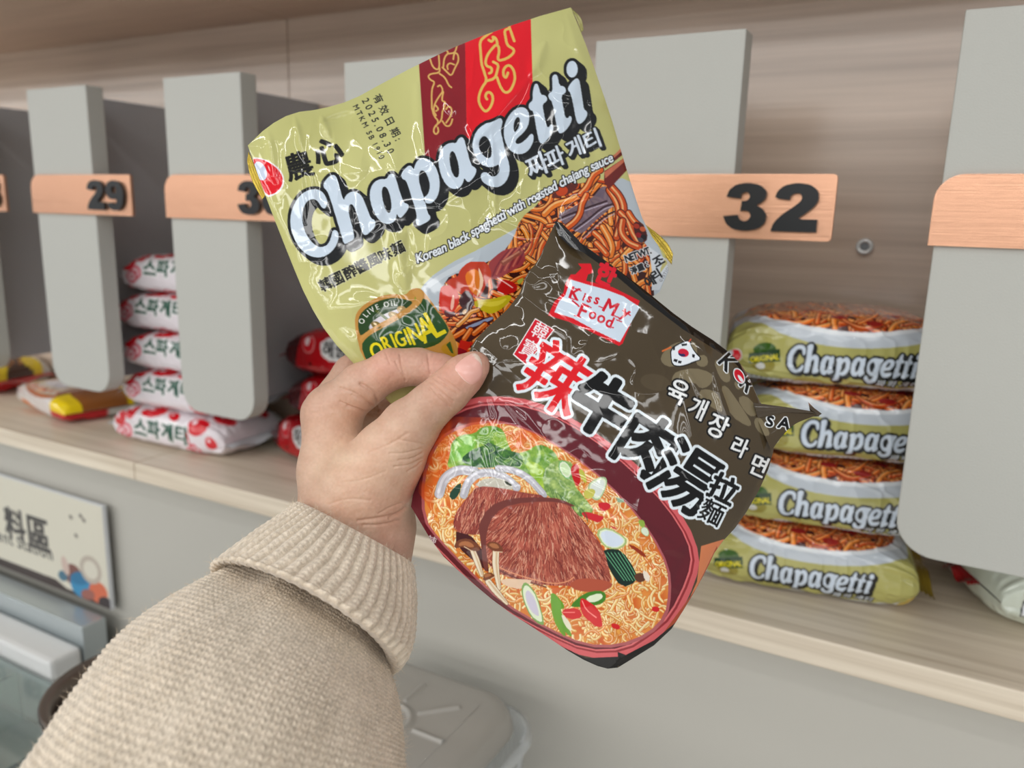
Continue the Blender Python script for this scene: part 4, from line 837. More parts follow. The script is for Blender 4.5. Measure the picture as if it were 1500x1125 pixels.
# pulled corner at the right: two folded flaps and the lettering on the lower one
def flap(name, P, mat, parent, cvs=None, th=.0012):
    """flat folded film from an outline of (px, py, depth)"""
    P = np.array(P, float); n = 110
    t = np.linspace(0, 1, n); h = len(P) // 2
    a = np.stack([np.interp(t, np.linspace(0, 1, h), P[:h, i]) for i in range(3)], -1); b_ = np.stack([np.interp(t, np.linspace(0, 1, len(P) - h), P[h:][::-1, i]) for i in range(3)], -1)
    s = np.linspace(0, 1, 60)[None, :, None]; G = a[:, None] * (1 - s) + b_[:, None] * s
    G[..., 2] -= .0012 * np.sin(np.pi * s[..., 0]) * (1 - t[:, None] * .6)
    col = cvs.sample(G[..., 0].ravel(), G[..., 1].ravel()) if cvs is not None else None
    v = to_world(cam_pt(G[..., 0], G[..., 1], G[..., 2])).reshape(-1, 3)
    return link(name, mesh_np(name, v, grid_faces(n, 60), col), mat, parent)
m_ = B.union([B.char_mask('S', 1128, 617, 15, 12, 1.0, 1.1), B.char_mask('A', 1149, 620, 16, 14, 1.0, 1.1)]); B.put(B.grow(m_, 1.5), (236, 240, 242)); B.put(m_, (14, 14, 14))
o = flap('corner_fold', [(1104, 590, .345), (1150, 596, .347), (1187, 602, .349), (1186, 590, .350), (1203, 606, .350), (1108, 615, .345), (1160, 609, .348), (1203, 606, .350)][:3] + [(1198, 607, .351), (1150, 606, .348), (1110, 612, .345)], M['brownfilm'], None); child(o, pb)
o = flap('corner_fold', [(1106, 606, .3462), (1150, 604, .3475), (1202, 606, .3515), (1160, 622, .3475), (1143, 642, .3465), (1130, 660, .345)], M['film_b'], None, B); child(o, pb)
o = flap('fold_tip', [(1184, 589, .3495), (1193, 598, .350), (1204, 606, .3512), (1198, 610, .3514), (1188, 605, .351), (1186, 600, .350)], M['brownfilm'], None); child(o, pb)
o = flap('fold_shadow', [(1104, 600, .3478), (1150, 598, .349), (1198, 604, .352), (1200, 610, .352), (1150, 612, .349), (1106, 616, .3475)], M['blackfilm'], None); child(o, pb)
o = flap('top_fold', [(812, 324, .3405), (818, 345, .340), (836, 362, .3395), (860, 372, .3395), (848, 352, .3405), (822, 326, .341)], M['blackfilm'], None); child(o, pb)

# ------------------------------------------------------------------ hand: one continuous surface from a smooth distance field
def cone(P, a, b, ra, rb):
    d = b - a; L2 = d @ d; t = np.clip(((P - a) @ d) / L2, 0, 1)
    return np.linalg.norm(P - a - t[..., None] * d, axis=-1) - (ra + (rb - ra) * t)
def smin(a, b, k):
    h = np.clip(.5 + .5 * (b - a) / k, 0, 1); return b + (a - b) * h - k * h * (1 - h)
def nd(x, y, d, r): return cam_pt(x, y, d), r * d / F
def chain(P, nodes, k):
    out = None; q = [nd(*n) for n in nodes]
    for (a, ra), (b, rb) in zip(q[:-1], q[1:]):
        c = cone(P, a, b, ra, rb); out = c if out is None else smin(out, c, k)
    return out
def surface_nets(fn, lo, hi, step):
    n = np.ceil((np.array(hi) - lo) / step).astype(int) + 1
    ax = [lo[i] + np.arange(n[i]) * step for i in range(3)]
    D = np.empty(n, np.float32)
    for i0 in range(0, n[0], 24):
        g = np.stack(np.meshgrid(ax[0][i0:i0 + 24], ax[1], ax[2], indexing='ij'), -1); D[i0:i0 + 24] = fn(g)
    S = D < 0
    c = np.zeros(n - 1, int)
    for dx in (0, 1):
        for dy in (0, 1):
            for dz in (0, 1): c += S[dx:n[0] - 1 + dx, dy:n[1] - 1 + dy, dz:n[2] - 1 + dz]
    act = (c > 0) & (c < 8); idx = -np.ones(n - 1, int); I = np.argwhere(act); idx[act] = np.arange(len(I))
    acc = np.zeros((len(I), 3)); cnt = np.zeros(len(I))
    cor = [(x, y, z) for x in (0, 1) for y in (0, 1) for z in (0, 1)]
    for p in cor:
        for a in range(3):
            if p[a]: continue
            q = list(p); q[a] = 1
            A_ = D[tuple((I + p).T)]; B_ = D[tuple((I + q).T)]; m = (A_ < 0) != (B_ < 0); t = np.where(m, A_ / np.where(A_ == B_, 1, A_ - B_), 0)
            pt = I + np.array(p, float); pt[:, a] += t; acc[m] += pt[m]; cnt[m] += 1
    V = np.array(lo) + acc / cnt[:, None] * step
    Fs = []
    for a in range(3):
        b, c_ = (a + 1) % 3, (a + 2) % 3
        sl0 = [slice(None)] * 3; sl1 = [slice(None)] * 3; sl0[a] = slice(0, n[a] - 1); sl1[a] = slice(1, n[a])
        s0, s1 = S[tuple(sl0)], S[tuple(sl1)]; E_ = np.argwhere(s0 != s1)
        ok = (E_[:, b] > 0) & (E_[:, c_] > 0) & (E_[:, b] < n[b] - 1) & (E_[:, c_] < n[c_] - 1); E_ = E_[ok]
        def cell(db, dc):
            q = E_.copy(); q[:, b] += db; q[:, c_] += dc; return idx[tuple(q.T)]
        f = np.stack([cell(-1, -1), cell(0, -1), cell(0, 0), cell(-1, 0)], -1); inside = s0[tuple(E_.T)]
        f[~inside] = f[~inside][:, ::-1]; Fs.append(f)
    return V, np.concatenate(Fs), D, ax
INDEX = [(487, 603, .364, 38), (530, 566, .357, 33), (574, 540, .352, 28.5), (612, 537, .3505, 26), (646, 544, .349, 24), (692, 556, .347, 20)]
THUMB = [(540, 712, .346, 62), (570, 668, .342, 52), (600, 626, .337, 41), (630, 595, .332, 32), (656, 573, .329, 30.5), (680, 549, .327, 28), (697, 535, .3265, 21.5)]
def hand_sdf(P):
    palm = None
    for ch in ([(487, 606, .366, 40), (488, 690, .362, 46), (506, 765, .352, 62)], [(478, 608, .388, 36), (486, 690, .38, 42), (512, 770, .362, 58)],
               [(484, 640, .402, 34), (500, 710, .392, 38), (520, 770, .368, 52)], [(500, 690, .41, 30), (515, 740, .396, 34), (530, 780, .372, 44)],
               [(545, 706, .35, 58), (540, 770, .352, 60)], [(510, 765, .352, 66), (490, 820, .346, 72), (430, 920, .332, 76)], [(548, 775, .36, 56), (530, 830, .352, 62), (450, 940, .335, 70)]):
        d = chain(P, ch, .008); palm = d if palm is None else smin(palm, d, .010)
    th = chain(P, THUMB, .004); palm = smin(palm, th, .007)
    ix = chain(P, INDEX, .0035); palm = smin(palm, ix, .006)
    for f in ([(478, 606, .391, 34), (516, 546, .398, 26), (580, 522, .404, 23), (640, 540, .404, 18)], [(484, 640, .404, 32), (530, 604, .418, 24), (600, 596, .421, 21), (650, 612, .417, 16)], [(500, 690, .412, 28), (545, 664, .425, 20), (600, 656, .426, 18), (640, 664, .423, 14)]):
        palm = smin(palm, chain(P, f, .003), .004)
    # web fold between thumb and index
    return palm
lo = np.array([-.115, -.025, .296]); hi = np.array([.0, .128, .447])
V, Fq, _, _ = surface_nets(hand_sdf, lo, hi, .0013)
def smooth_mesh(V, Fq, it=4, lam=.5):
    n = len(V); E_ = np.concatenate([Fq[:, [0, 1]], Fq[:, [1, 2]], Fq[:, [2, 3]], Fq[:, [3, 0]]]); E_ = np.concatenate([E_, E_[:, ::-1]])
    deg = np.bincount(E_[:, 0], minlength=n)[:, None]
    for i in range(it):
        s = np.stack([np.bincount(E_[:, 0], V[E_[:, 1], k], n) for k in range(3)], -1) / np.maximum(deg, 1); V = V + lam * (s - V)
    return V
V = smooth_mesh(V, Fq, 4)
def subdivide(V, Fq):
    """one linear quad split, then smoothing keeps it round"""
    n = len(V); E_ = np.sort(np.concatenate([Fq[:, [i, (i + 1) % 4]] for i in range(4)]), 1); U, inv = np.unique(E_, axis=0, return_inverse=True)
    inv = inv.reshape(4, -1).T + n; fc = n + len(U) + np.arange(len(Fq))
    V2 = np.concatenate([V, (V[U[:, 0]] + V[U[:, 1]]) / 2, V[Fq].mean(1)])
    F2 = np.concatenate([np.stack([Fq[:, i], inv[:, i], fc, inv[:, (i + 3) % 4]], -1) for i in range(4)])
    return V2, F2
V, Fq = subdivide(V, Fq); V = smooth_mesh(V, Fq, 3)
V, Fq = subdivide(V, Fq); V = smooth_mesh(V, Fq, 2)
def normals(V, Fq):
    a, b_, c_, d = (V[Fq[:, i]] for i in range(4)); fn = np.cross(c_ - a, d - b_); N_ = np.zeros_like(V)
    for i in range(4):
        for k in range(3): N_[:, k] += np.bincount(Fq[:, i], fn[:, k], len(V))
    return N_ / np.maximum(np.linalg.norm(N_, axis=1, keepdims=True), 1e-12)
Nv = normals(V, Fq)
px = V[:, 0] / V[:, 2] * F + CX; py = V[:, 1] / V[:, 2] * F + CY
face = np.clip(-(Nv * V).sum(1) / np.linalg.norm(V, axis=1), 0, 1)
# skin creases: wrinkles at the thumb joint, the web, the finger joints and the wrist
hz = crop(400, 480, 3.0417)
CRE = []
for p, w, d in ([((700,240),(745,285),(800,330)), 1.7, .00042], [((690,265),(730,310),(780,350)), 1.5, .0004], [((715,225),(770,262),(820,300)), 1.5, .00034], [((735,215),(790,250),(835,285)), 1.3, .0003], [((740,300),(770,330),(790,360)), 1.2, .0003], [((670,300),(700,340)), 1.2, .0002],
                [((390,250),(430,275),(462,305),(470,370)), 2.6, .0009], [((300,270),(360,290),(420,330),(470,372)), 2.4, .0006], [((330,350),(400,372),(470,385)), 2.0, .0005], [((300,330),(370,362),(450,392)), 1.8, .0004], [((350,300),(410,330),(460,360)), 1.8, .0004],
                [((565,120),(572,170),(590,235)), 1.8, .0005], [((545,150),(560,185),(580,215)), 1.4, .0003], [((690,120),(694,170),(700,205)), 1.6, .0004], [((500,110),(520,160)), 1.6, .0002],
                [((560,590),(620,585),(665,560)), 1.6, .0004], [((540,620),(610,612),(662,585)), 1.6, .0004], [((520,560),(590,560),(660,540)), 1.5, .0003], [((600,640),(640,620),(660,600)), 1.5, .0004], [((560,500),(620,510),(668,520)), 1.4, .00025],
                [((380,860),(470,850),(560,830),(600,800)), 2.4, .0006], [((400,880),(480,880),(560,860)), 2.0, .0005], [((520,850),(575,820),(600,790)), 2.0, .0005], [((470,830),(520,800),(580,780)), 1.6, .0003],
                [((240,790),(330,760),(430,770)), 2.0, .0002], [((300,690),(400,680),(500,640)), 1.8, .0002], [((420,560),(520,520),(600,470)), 1.8, .00022], [((585,880),(575,905),(560,930)), 1.8, .00012]):
    CRE.append((hz(*p), w, d))
disp = np.zeros(len(V))
for p, w, d in CRE:
    best = np.full(len(V), 1e9); q = smooth_poly(p, 1, False)
    for a, b_ in zip(q[:-1], q[1:]):
        dd, t = seg_dist(px, py, a, b_); best = np.minimum(best, dd)
    disp -= d * np.exp(-(best / w) ** 2)
lines = vnoise(px / 3.2 + py / 9, py / 7 - px / 14, 91)
disp += (.00010 * (lines - .5) + .00016 * (vnoise(px / 9, py / 6, 92) - .5)) * 1.0
V = V + Nv * (disp * np.clip(face * 2.2, 0, 1))[:, None]
base = np.array([192., 155., 132.]); tone = np.tile(base, (len(V), 1))
def blush(x, y, r, col, a):
    global tone
    w = (a * np.exp(-((px - x) ** 2 + (py - y) ** 2) / r ** 2))[:, None]; tone = tone + (np.array(col) - tone) * w
for x, y, r, col, a in ((690, 545, 30, (226, 158, 140), .7), (560, 530, 40, (226, 160, 140), .55), (640, 535, 34, (222, 158, 138), .6), (655, 575, 30, (206, 152, 128), .5), (485, 610, 55, (222, 170, 146), .4), (500, 680, 60, (228, 194, 162), .6), (560, 650, 60, (228, 188, 160), .5), (590, 800, 40, (226, 170, 150), .6), (540, 750, 60, (226, 180, 152), .4), (510, 530, 20, (220, 170, 148), .5)): blush(x, y, r, col, a)
tone += ((vnoise(px / 16, py / 16, 93) - .5) * 14)[:, None] * np.array([.6, 1, 1]) + ((vnoise(px / 3, py / 3, 94) - .5) * 8)[:, None]
sk, N_, L_, P_ = new_mat('skin')
a_ = N_.new('ShaderNodeAttribute'); a_.attribute_name = 'print'; L_.new(a_.outputs['Color'], P_.inputs['Base Color'])
P_.inputs['Roughness'].default_value = .46; P_.inputs['Subsurface Weight'].default_value = .16; P_.inputs['Subsurface Radius'].default_value = (.006, .0022, .0012); P_.inputs['Subsurface Scale'].default_value = 1.0
tc = N_.new('ShaderNodeTexCoord'); vr = N_.new('ShaderNodeTexVoronoi'); vr.inputs['Scale'].default_value = 900; bp = N_.new('ShaderNodeBump'); bp.inputs['Strength'].default_value = .12; bp.inputs['Distance'].default_value = .0004
L_.new(tc.outputs['Object'], vr.inputs['Vector']); L_.new(vr.outputs['Distance'], bp.inputs['Height']); L_.new(bp.outputs[0], P_.inputs['Normal'])
person = empty('person', to_world(cam_pt(470, 800, .34)))
tag(person, 'left arm of a person in a beige knit sweater, hand pinching two noodle packets', 'person')
me_h = mesh_np('hand', to_world(V), Fq, s2l(np.clip(tone, 0, 255)))
hand = child(link('hand', me_h, sk), person)
# thumbnail: a curved plate lifted just off the fingertip
bvh = BVHTree.FromPolygons([Vector(v) for v in V], Fq.tolist())
nail_px = hz((806,180), (828,152), (860,128), (893,112), (915,122), (930,150), (934,190), (928,222), (906,244), (884,256), (856,240), (832,215))
Bq = smooth_poly(nail_px, 1); c_ = Bq.mean(0); nv_, nc_ = [], []
rad = np.linspace(0, 1, 12); m_ = len(Bq)
tipd = np.array([.76, -.65])
for r_ in rad:
    for b_ in Bq:
        q = c_ + (b_ - c_) * r_; d = Vector(cam_pt(q[0], q[1], 1.0)).normalized(); hit = bvh.ray_cast(Vector((0, 0, 0)), d)
        loc, nr = (np.array(hit[0]), np.array(hit[1])) if hit[0] is not None else (np.array(d) * .32, -np.array(d))
        lift = .00062 * (1 - r_ ** 6) + .00005
        nv_.append(loc + nr * lift * (1 if nr @ np.array(d) < 0 else -1))
        s_ = (q - c_) @ tipd; nc_.append(np.array([236, 178, 164]) if s_ < 15 else np.array([238, 214, 196]))
        if s_ < -17: nc_[-1] = np.array([240, 206, 192])
nm_, N_, L_, P_ = new_mat('nail'); a_ = N_.new('ShaderNodeAttribute'); a_.attribute_name = 'print'; L_.new(a_.outputs['Color'], P_.inputs['Base Color']); P_.inputs['Roughness'].default_value = .28; P_.inputs['Coat Weight'].default_value = .3
nail = link('thumbnail', mesh_np('thumbnail', to_world(np.array(nv_)), grid_faces(12, m_, True), s2l(np.array(nc_))), nm_)
child(nail, person); nail.parent = hand; nail.matrix_parent_inverse = Matrix.Translation(-Vector(person.location)) ; nail.matrix_parent_inverse = (Matrix.Translation(Vector(person.location)) @ hand.matrix_parent_inverse).inverted()
nail['label'] = 'thumbnail with a pale free edge'

# ------------------------------------------------------------------ sweater sleeve and turned-back ribbed cuff
def loft(rings, nu, nv):
    """rings: (Lx, Ly, Rx, Ry, depth, flat); returns grid of lens-space points, outward normals, u, v"""
    K = len(rings); C, Rv, D, ZK = [], [], [], np.array([r[6] for r in rings])
    for lx, ly, rx, ry, d, fl, _ in rings:
        a, b = cam_pt(lx, ly, d), cam_pt(rx, ry, d); C.append((a + b) / 2); Rv.append((b - a) / 2); D.append(fl)
    C, Rv, D = np.array(C), np.array(Rv), np.array(D); t = np.linspace(0, K - 1, nu)
    def cr(A_, t):
        i = np.clip(t.astype(int), 0, K - 2); f = (t - i)[:, None] if A_.ndim > 1 else t - i
        g = lambda j: A_[np.clip(j, 0, K - 1)]
        p0, p1, p2, p3 = g(i - 1), g(i), g(i + 1), g(i + 2)
        return .5 * (2 * p1 + (p2 - p0) * f + (2 * p0 - 5 * p1 + 4 * p2 - p3) * f ** 2 + (3 * p1 - p0 - 3 * p2 + p3) * f ** 3)
    c, r, fl = cr(C, t), cr(Rv, t), cr(D, t)
    tang = np.gradient(c, axis=0); tang /= np.linalg.norm(tang, axis=1, keepdims=True)
    w = np.cross(tang, r); w = w / np.linalg.norm(w, axis=1, keepdims=True) * np.linalg.norm(r, axis=1, keepdims=True) * fl[:, None]
    w = np.where((w[:, 2:3] > 0), -w, w)
    tl = cr(ZK, t)[:, None]; wn = np.linalg.norm(w, axis=1, keepdims=True); d_ = np.tile(C[0] - C[int(np.argmax(C[:, 1]))], (nu, 1)); d_[:, 2] = 0; d_ /= np.linalg.norm(d_, axis=1, keepdims=True); w = d_ * tl; w[:, 2] = -1; w = w / np.linalg.norm(w, axis=1, keepdims=True) * wn
    th = np.linspace(0, 2 * np.pi, nv, endpoint=False)
    P = c[:, None] + r[:, None] * np.cos(th)[None, :, None] + w[:, None] * np.sin(th)[None, :, None]
    Nn = r[:, None] / np.sum(r ** 2, 1)[:, None, None] * np.cos(th)[None, :, None] + w[:, None] / np.sum(w ** 2, 1)[:, None, None] * np.sin(th)[None, :, None]
    return P, Nn / np.linalg.norm(Nn, axis=-1, keepdims=True), t, th
wl, N_, L_, P_ = new_mat('beige_wool')
a_ = N_.new('ShaderNodeAttribute'); a_.attribute_name = 'print'; L_.new(a_.outputs['Color'], P_.inputs['Base Color']); P_.inputs['Roughness'].default_value = .95; P_.inputs['Specular IOR Level'].default_value = .1
P_.inputs['Sheen Weight'].default_value = .35; P_.inputs['Sheen Roughness'].default_value = .5
tc = N_.new('ShaderNodeTexCoord'); nn_ = N_.new('ShaderNodeTexNoise'); nn_.inputs['Scale'].default_value = 1400; nn_.inputs['Detail'].default_value = 3; bp = N_.new('ShaderNodeBump'); bp.inputs['Strength'].default_value = .5; bp.inputs['Distance'].default_value = .0008
L_.new(tc.outputs['Object'], nn_.inputs['Vector']); L_.new(nn_.outputs[0], bp.inputs['Height']); L_.new(bp.outputs[0], P_.inputs['Normal'])
def wool_tone(a, b, s):
    t = vnoise(a * 7, b * 5, s) * .5 + vnoise(a * 31, b * 23, s + 1) * .5; f = vnoise(a * 190, b * 160, s + 2)
    c = np.array([222, 207, 186])[None, None] + ((t - .5) * 26)[..., None] + ((f - .5) * 30)[..., None] * np.array([1, .95, .9]); return c
SL = [(352, 812, 566, 920, .334, .55, .7), (338, 832, 562, 956, .325, .62, .7), (266, 874, 582, 1026, .308, .8, .66), (190, 935, 586, 1082, .288, .9, .55), (128, 1012, 582, 1150, .266, .9, .42), (60, 1105, 566, 1245, .246, .9, .35), (-40, 1225, 530, 1370, .226, .9, .3), (-140, 1350, 480, 1500, .208, .9, .3)]
nu, nv = 560, 880
P, Nn, t, th = loft(SL, nu, nv)
arcl = np.r_[0, np.cumsum(np.linalg.norm(np.diff(P[:, nv // 4], axis=0), axis=1))]
pitch = .0036
cols = 118; u_ = th[None] / (2 * np.pi) * cols + .35 * (vnoise(th[None] * 9 + 0 * arcl[:, None], arcl[:, None] * 160, 107) - .5); fr_ = np.abs((u_ % 1) * 2 - 1)       # 0 in the stitch centre, 1 between columns
rowc = arcl[:, None] / (pitch * .78)
st = .5 + .5 * np.cos(2 * np.pi * (rowc + .55 * (1 - fr_)))
yarn = np.sqrt(np.clip(1 - (np.abs(fr_ - .5) * 2) ** 2, 0, 1))
amp = .35 + .65 * np.clip(vnoise(th[None] * 5 + 0 * rowc, rowc / 9, 101) * 1.5, 0, 1)
hgt = amp * (.00115 * yarn * (.35 + .65 * st)) + .0016 * (vnoise(th[None] * 3.2 + 0 * rowc, rowc / 18, 102) - .5) * 2 + .00035 * (vnoise(u_ * 2.3, rowc * 1.7, 103) - .5)
# soft folds gathered under the cuff
fold = np.exp(-arcl / .05)[:, None]; hgt += .0022 * fold * np.sin(th[None] * 7 + arcl[:, None] * 90) * .5
Ps = P + Nn * hgt[..., None]
col = wool_tone(th[None] / 6.28 * 2 + 0 * rowc, rowc / 90, 104); col += ((st * yarn - .4) * 24)[..., None]
sl = link('sleeve', mesh_np('sleeve', to_world(Ps).reshape(-1, 3), grid_faces(nu, nv, True), s2l(np.clip(col, 0, 255)).reshape(-1, 3)), wl); child(sl, person)
CU = [(458, 758, 588, 822, .3405, .8, .32), (449, 745, 598, 822, .3400, .85, .32), (441, 739, 603, 833, .3380, .86, .32), (418, 753, 606, 872, .3335, .92, .4), (372, 786, 604, 925, .3260, .98, .5), (328, 822, 594, 962, .3190, 1.03, .6), (314, 834, 581, 980, .3162, 1.06, .7), (314, 838, 574, 982, .3160, 1.03, .7), (326, 836, 562, 966, .3185, .88, .7), (350, 816, 560, 930, .3240, .7, .7)]
nu, nv = 260, 900
P, Nn, t, th = loft(CU, nu, nv)
al = np.r_[0, np.cumsum(np.linalg.norm(np.diff(P[:, nv // 4], axis=0), axis=1))]
ribs = 50; ph = th[None] * ribs + .5 * vnoise(th[None] * 4 + 0 * al[:, None], al[:, None] * 120, 111) * 3
rib = np.sqrt(np.clip(.5 + .5 * np.cos(ph), 0, 1)); row = .5 + .5 * np.cos(2 * np.pi * al[:, None] / .0026 + 1.2 * np.cos(ph))
hgt = .0013 * rib + .00032 * row * rib + .0009 * (vnoise(th[None] * 3 + 0 * row, al[:, None] * 90, 112) - .5) + .0003 * (vnoise(th[None] * 90, al[:, None] * 900, 113) - .5)
Pc = P + Nn * hgt[..., None]
col = wool_tone(th[None] / 6.28 * 2 + 0 * row, al[:, None] * 5, 114) + ((rib - .6) * 18)[..., None]
cf = link('cuff', mesh_np('cuff', to_world(Pc).reshape(-1, 3), grid_faces(nu, nv, True), s2l(np.clip(col, 0, 255)).reshape(-1, 3)), wl); child(cf, person)
cf['label'] = 'turned back ribbed cuff'
# loose wool fibres
fv, ff = [], []
r_ = np.random.default_rng(5)
for G, NN, n in ((Ps[60:], None, 5200), (Pc, None, 2000)):
    a_, b_ = G.shape[:2]
    for k in range(n):
        i, j = r_.integers(2, a_ - 2), r_.integers(0, b_); p = G[i, j]; e1 = G[i + 1, j] - G[i - 1, j]; e2 = G[i, (j + 1) % b_] - G[i, j - 1]; nn = np.cross(e1, e2); nn /= np.linalg.norm(nn) + 1e-12
        c0 = G[i].mean(0); nn = nn if nn @ (p - c0) > 0 else -nn
        if nn[2] > .45: continue
        d1 = nn * r_.uniform(.3, 1) + r_.normal(0, .6, 3); d1 /= np.linalg.norm(d1); d2 = d1 + r_.normal(0, .5, 3); L1 = r_.uniform(.0012, .0036); w = np.cross(d1, [0, 0, 1.]); w = w / (np.linalg.norm(w) + 1e-9) * .00005
        b = len(fv); m1 = p + d1 * L1 * .55; m2 = m1 + d2 * L1 * .45; fv += [p - w, p + w, m1 + w * .8, m1 - w * .8, m2 + w * .3, m2 - w * .3]; ff += [[b, b + 1, b + 2, b + 3], [b + 3, b + 2, b + 4, b + 5]]
fz = link('wool_fuzz', mesh_np('wool_fuzz', to_world(np.array(fv)), np.array(ff), s2l(np.tile([214., 196., 172.], (len(fv), 1)))), wl); child(fz, person); fz['kind'] = 'stuff'

# ------------------------------------------------------------------ packets lying on the shelf
def shelf_pack(name, label, cat, group, pos, yaw, L, Wd, T, cv, Q, film_m, seal_m, seed, roll=0.0, nu=300, step=.00055, ex=4.2, end=.36, crumple=1.0, seals=(1, 1), sealk=(.89, .013), under=(200, 200, 196), pitch=0.0, yoff=0.0):
    """filled film packet: length along x, front to -y; the print runs from the belly over the front to the middle of the top"""
    root = empty(name, pos); root.rotation_euler = (pitch, roll, yaw); tag(root, label, cat, group)
    k = 2 / ex; tf = np.linspace(0, 2 * np.pi, 4001)
    sec = np.stack([-Wd / 2 * np.sign(np.sin(tf)) * np.abs(np.sin(tf)) ** k, -T / 2 * np.sign(np.cos(tf)) * np.abs(np.cos(tf)) ** k], -1)
    qf = np.r_[0, np.cumsum(np.hypot(*np.diff(sec, axis=0).T))]                                            # metres from the belly
    half = qf[2000]; mid_ = half / 2; d0, d1 = mid_ - T * .62, min(mid_ + T * .62 + .022, half * .98)
    ql = np.r_[np.arange(0, d0, .004), np.arange(d0, d1, step), np.arange(d1, qf[-1] - .003, .0045)]
    th = np.interp(ql, qf, tf)[None]; nv = th.shape[1]
    u = np.linspace(-1, 1, nu)[:, None]                                                                    # th 0 = belly, pi/2 = front, pi = top
    tt = T / 2 * np.clip(1 - np.abs(u) ** 3.4, 0, 1) ** end + .0007; ww = Wd / 2 * (1 - .10 * np.abs(u) ** 4)
    s_, c_ = np.sin(th), np.cos(th)
    y = -ww * np.sign(s_) * np.abs(s_) ** k; z = -tt * np.sign(c_) * np.abs(c_) ** k; x = u * L / 2 + 0 * th
    sag = T * .5 - (T * .10) * np.abs(u) ** 3
    # creases gather towards the sealed ends
    e = np.abs(u) ** 3; ang = th * 6 + 0 * u
    w = crumple * (.0034 * e * (vnoise(ang * 1.1, u * 2 + 9, seed) - .5) * 2 + .0012 * (1 - np.abs(2 * vnoise(ang * .8 + u * 3, u * 9 + 20, seed + 1) - 1)) ** 2 + .0012 * (vnoise(ang * .6, u * 5 + 40, seed + 2) - .5)) * np.clip((1 - np.abs(u)) * 16, 0, 1)
    r = np.sqrt((y / ww) ** 2 + (z / tt) ** 2) + 1e-9
    y = y + w * (y / ww) / r * .8; z = z * (1 + .05 * (vnoise(u * 3 + 5, th * 0 + seed, seed + 3) - .5)) + w * (z / tt) / r + sag
    P = np.stack([x, y, z], -1)
    qq = np.where(ql > half, 2 * half - ql, ql)
    S = cv.w / cv.ss / L
    cxp = (u + 1) / 2 * (cv.w / cv.ss) + 0 * th; cyp = (half - qq)[None] * S + yoff + 0 * u
    col = cv.sample(cxp.ravel(), cyp.ravel()).reshape(nu, nv, 3)
    back = (th > np.pi)[0]; 
    if under is not None: col[:, back & (qq < half - Wd * .35)] = s2l(under)
    me = mesh_np('film', P.reshape(-1, 3), grid_faces(nu, nv, True, flip=True), col.reshape(-1, 3))
    link('film', me, film_m, root)
    for sgn, on in zip((-1, 1), seals):
        if not on: continue
        n, m = 50, 12; a = np.linspace(-1, 1, n)[:, None]; b_ = np.linspace(0, 1, m)[None]
        sx = sgn * (L / 2 - .001 + b_ * sealk[1]) + 0 * a; sy = a * Wd / 2 * sealk[0] + 0 * b_; sz = (T * .4 + .0011 * np.sin(b_ * np.pi * 8) + .003 * np.sin(a * 5 + seed) * b_ - .004 * b_)
        link('end_seal', mesh_np('end_seal', np.stack([sx, sy, sz], -1).reshape(-1, 3), grid_faces(n, m, flip=sgn < 0)), seal_m, root)
    return root

# olive packets ------------------------------------------------
PW_, PL_ = 354, .1716
def olive_art(seed):
    T_, Wd = .060, .122
    c = Canvas(0, 0, PW_, 250, 2.2, (176, 172, 100)); 
    X, Y = np.meshgrid(np.arange(c.w) / c.ss, np.arange(c.h) / c.ss); c.im += ((vnoise(X / 40, Y / 30, seed) - .5) * 18)[..., None]
    c.poly([(0, 203), (60, 208), (170, 211), (280, 209), (354, 203), (354, 250), (0, 250)], (206, 208, 212))
    for k in range(2): c.put(c.text_mask('짜파게티 조리법 중량 140g 원재료명 소맥분 변성전분 팜유 면류첨가알칼리제', [(40, 220 + 9 * k), (290, 222 + 9 * k)], 7, 0, .8, .25), (110, 106, 108))
    rimp = [(-5, 60), (40, 92), (70, 124), (110, 141), (165, 148), (225, 146), (280, 134), (318, 112), (340, 80)]
    c.poly(rimp + [(335, 0), (-5, 0)], (196, 204, 212), 1)
    c.poly([(40, 70), (70, 104), (112, 124), (165, 131), (225, 129), (275, 116), (305, 96), (330, 60), (330, -10), (20, -10)], (226, 230, 234), 1)
    m_ = c.poly([(38, 58), (70, 98), (112, 117), (165, 124), (225, 122), (272, 110), (300, 88), (318, 50), (318, -10), (20, -10)], (70, 26, 18), 1)
    c.noodles(m_, 170, 6.5, NOOD, (255, 206, 140), (66, 22, 14), seed + 3, 95, .55)
    for x, y in ((150, 92), (230, 70), (110, 60), (200, 104)): c.poly([(x, y), (x + 22, y - 6), (x + 30, y + 6), (x + 8, y + 10)], (150, 26, 24), 1)
    title(c, title_warp((88, 188), (196, 3), (5, -43)), (208, 220, 234), (26, 28, 28), 3.0, (3, 3))
    ks = c.union([c.char_mask(ch, x, 198, 13, 0, .3, 1.0, .2) for ch, x in (('짜', 234), ('파', 250), ('게', 267), ('티', 282))]); c.put(c.grow(ks, 1.3, (1, 1.5)), (30, 32, 32)); c.put(ks, (216, 224, 232))
    c.ell(14, 166, 12, 17, 0, (230, 228, 226)); c.ell(13, 166, 11, 15, 0, (214, 18, 36)); c.ell(7, 160, 5, 8, 0, (226, 226, 232))
    c.ell(59, 154, 17, 11, 0, (60, 96, 34)); c.ell(59, 182, 18, 13, 0, (150, 140, 60)); c.ell(55, 184, 7, 6, 0, (206, 206, 200)); c.poly([(36, 161), (82, 154), (84, 174), (37, 180)], (30, 62, 26)); c.put(c.text_mask('ORIGINAL', [(39, 178), (82, 171)], 14, .12, .7, .5), (232, 214, 30))
    c.poly([(322, 214), (354, 190), (354, 250), (318, 250)], (186, 160, 76))
    return c
cvs = olive_art(201)
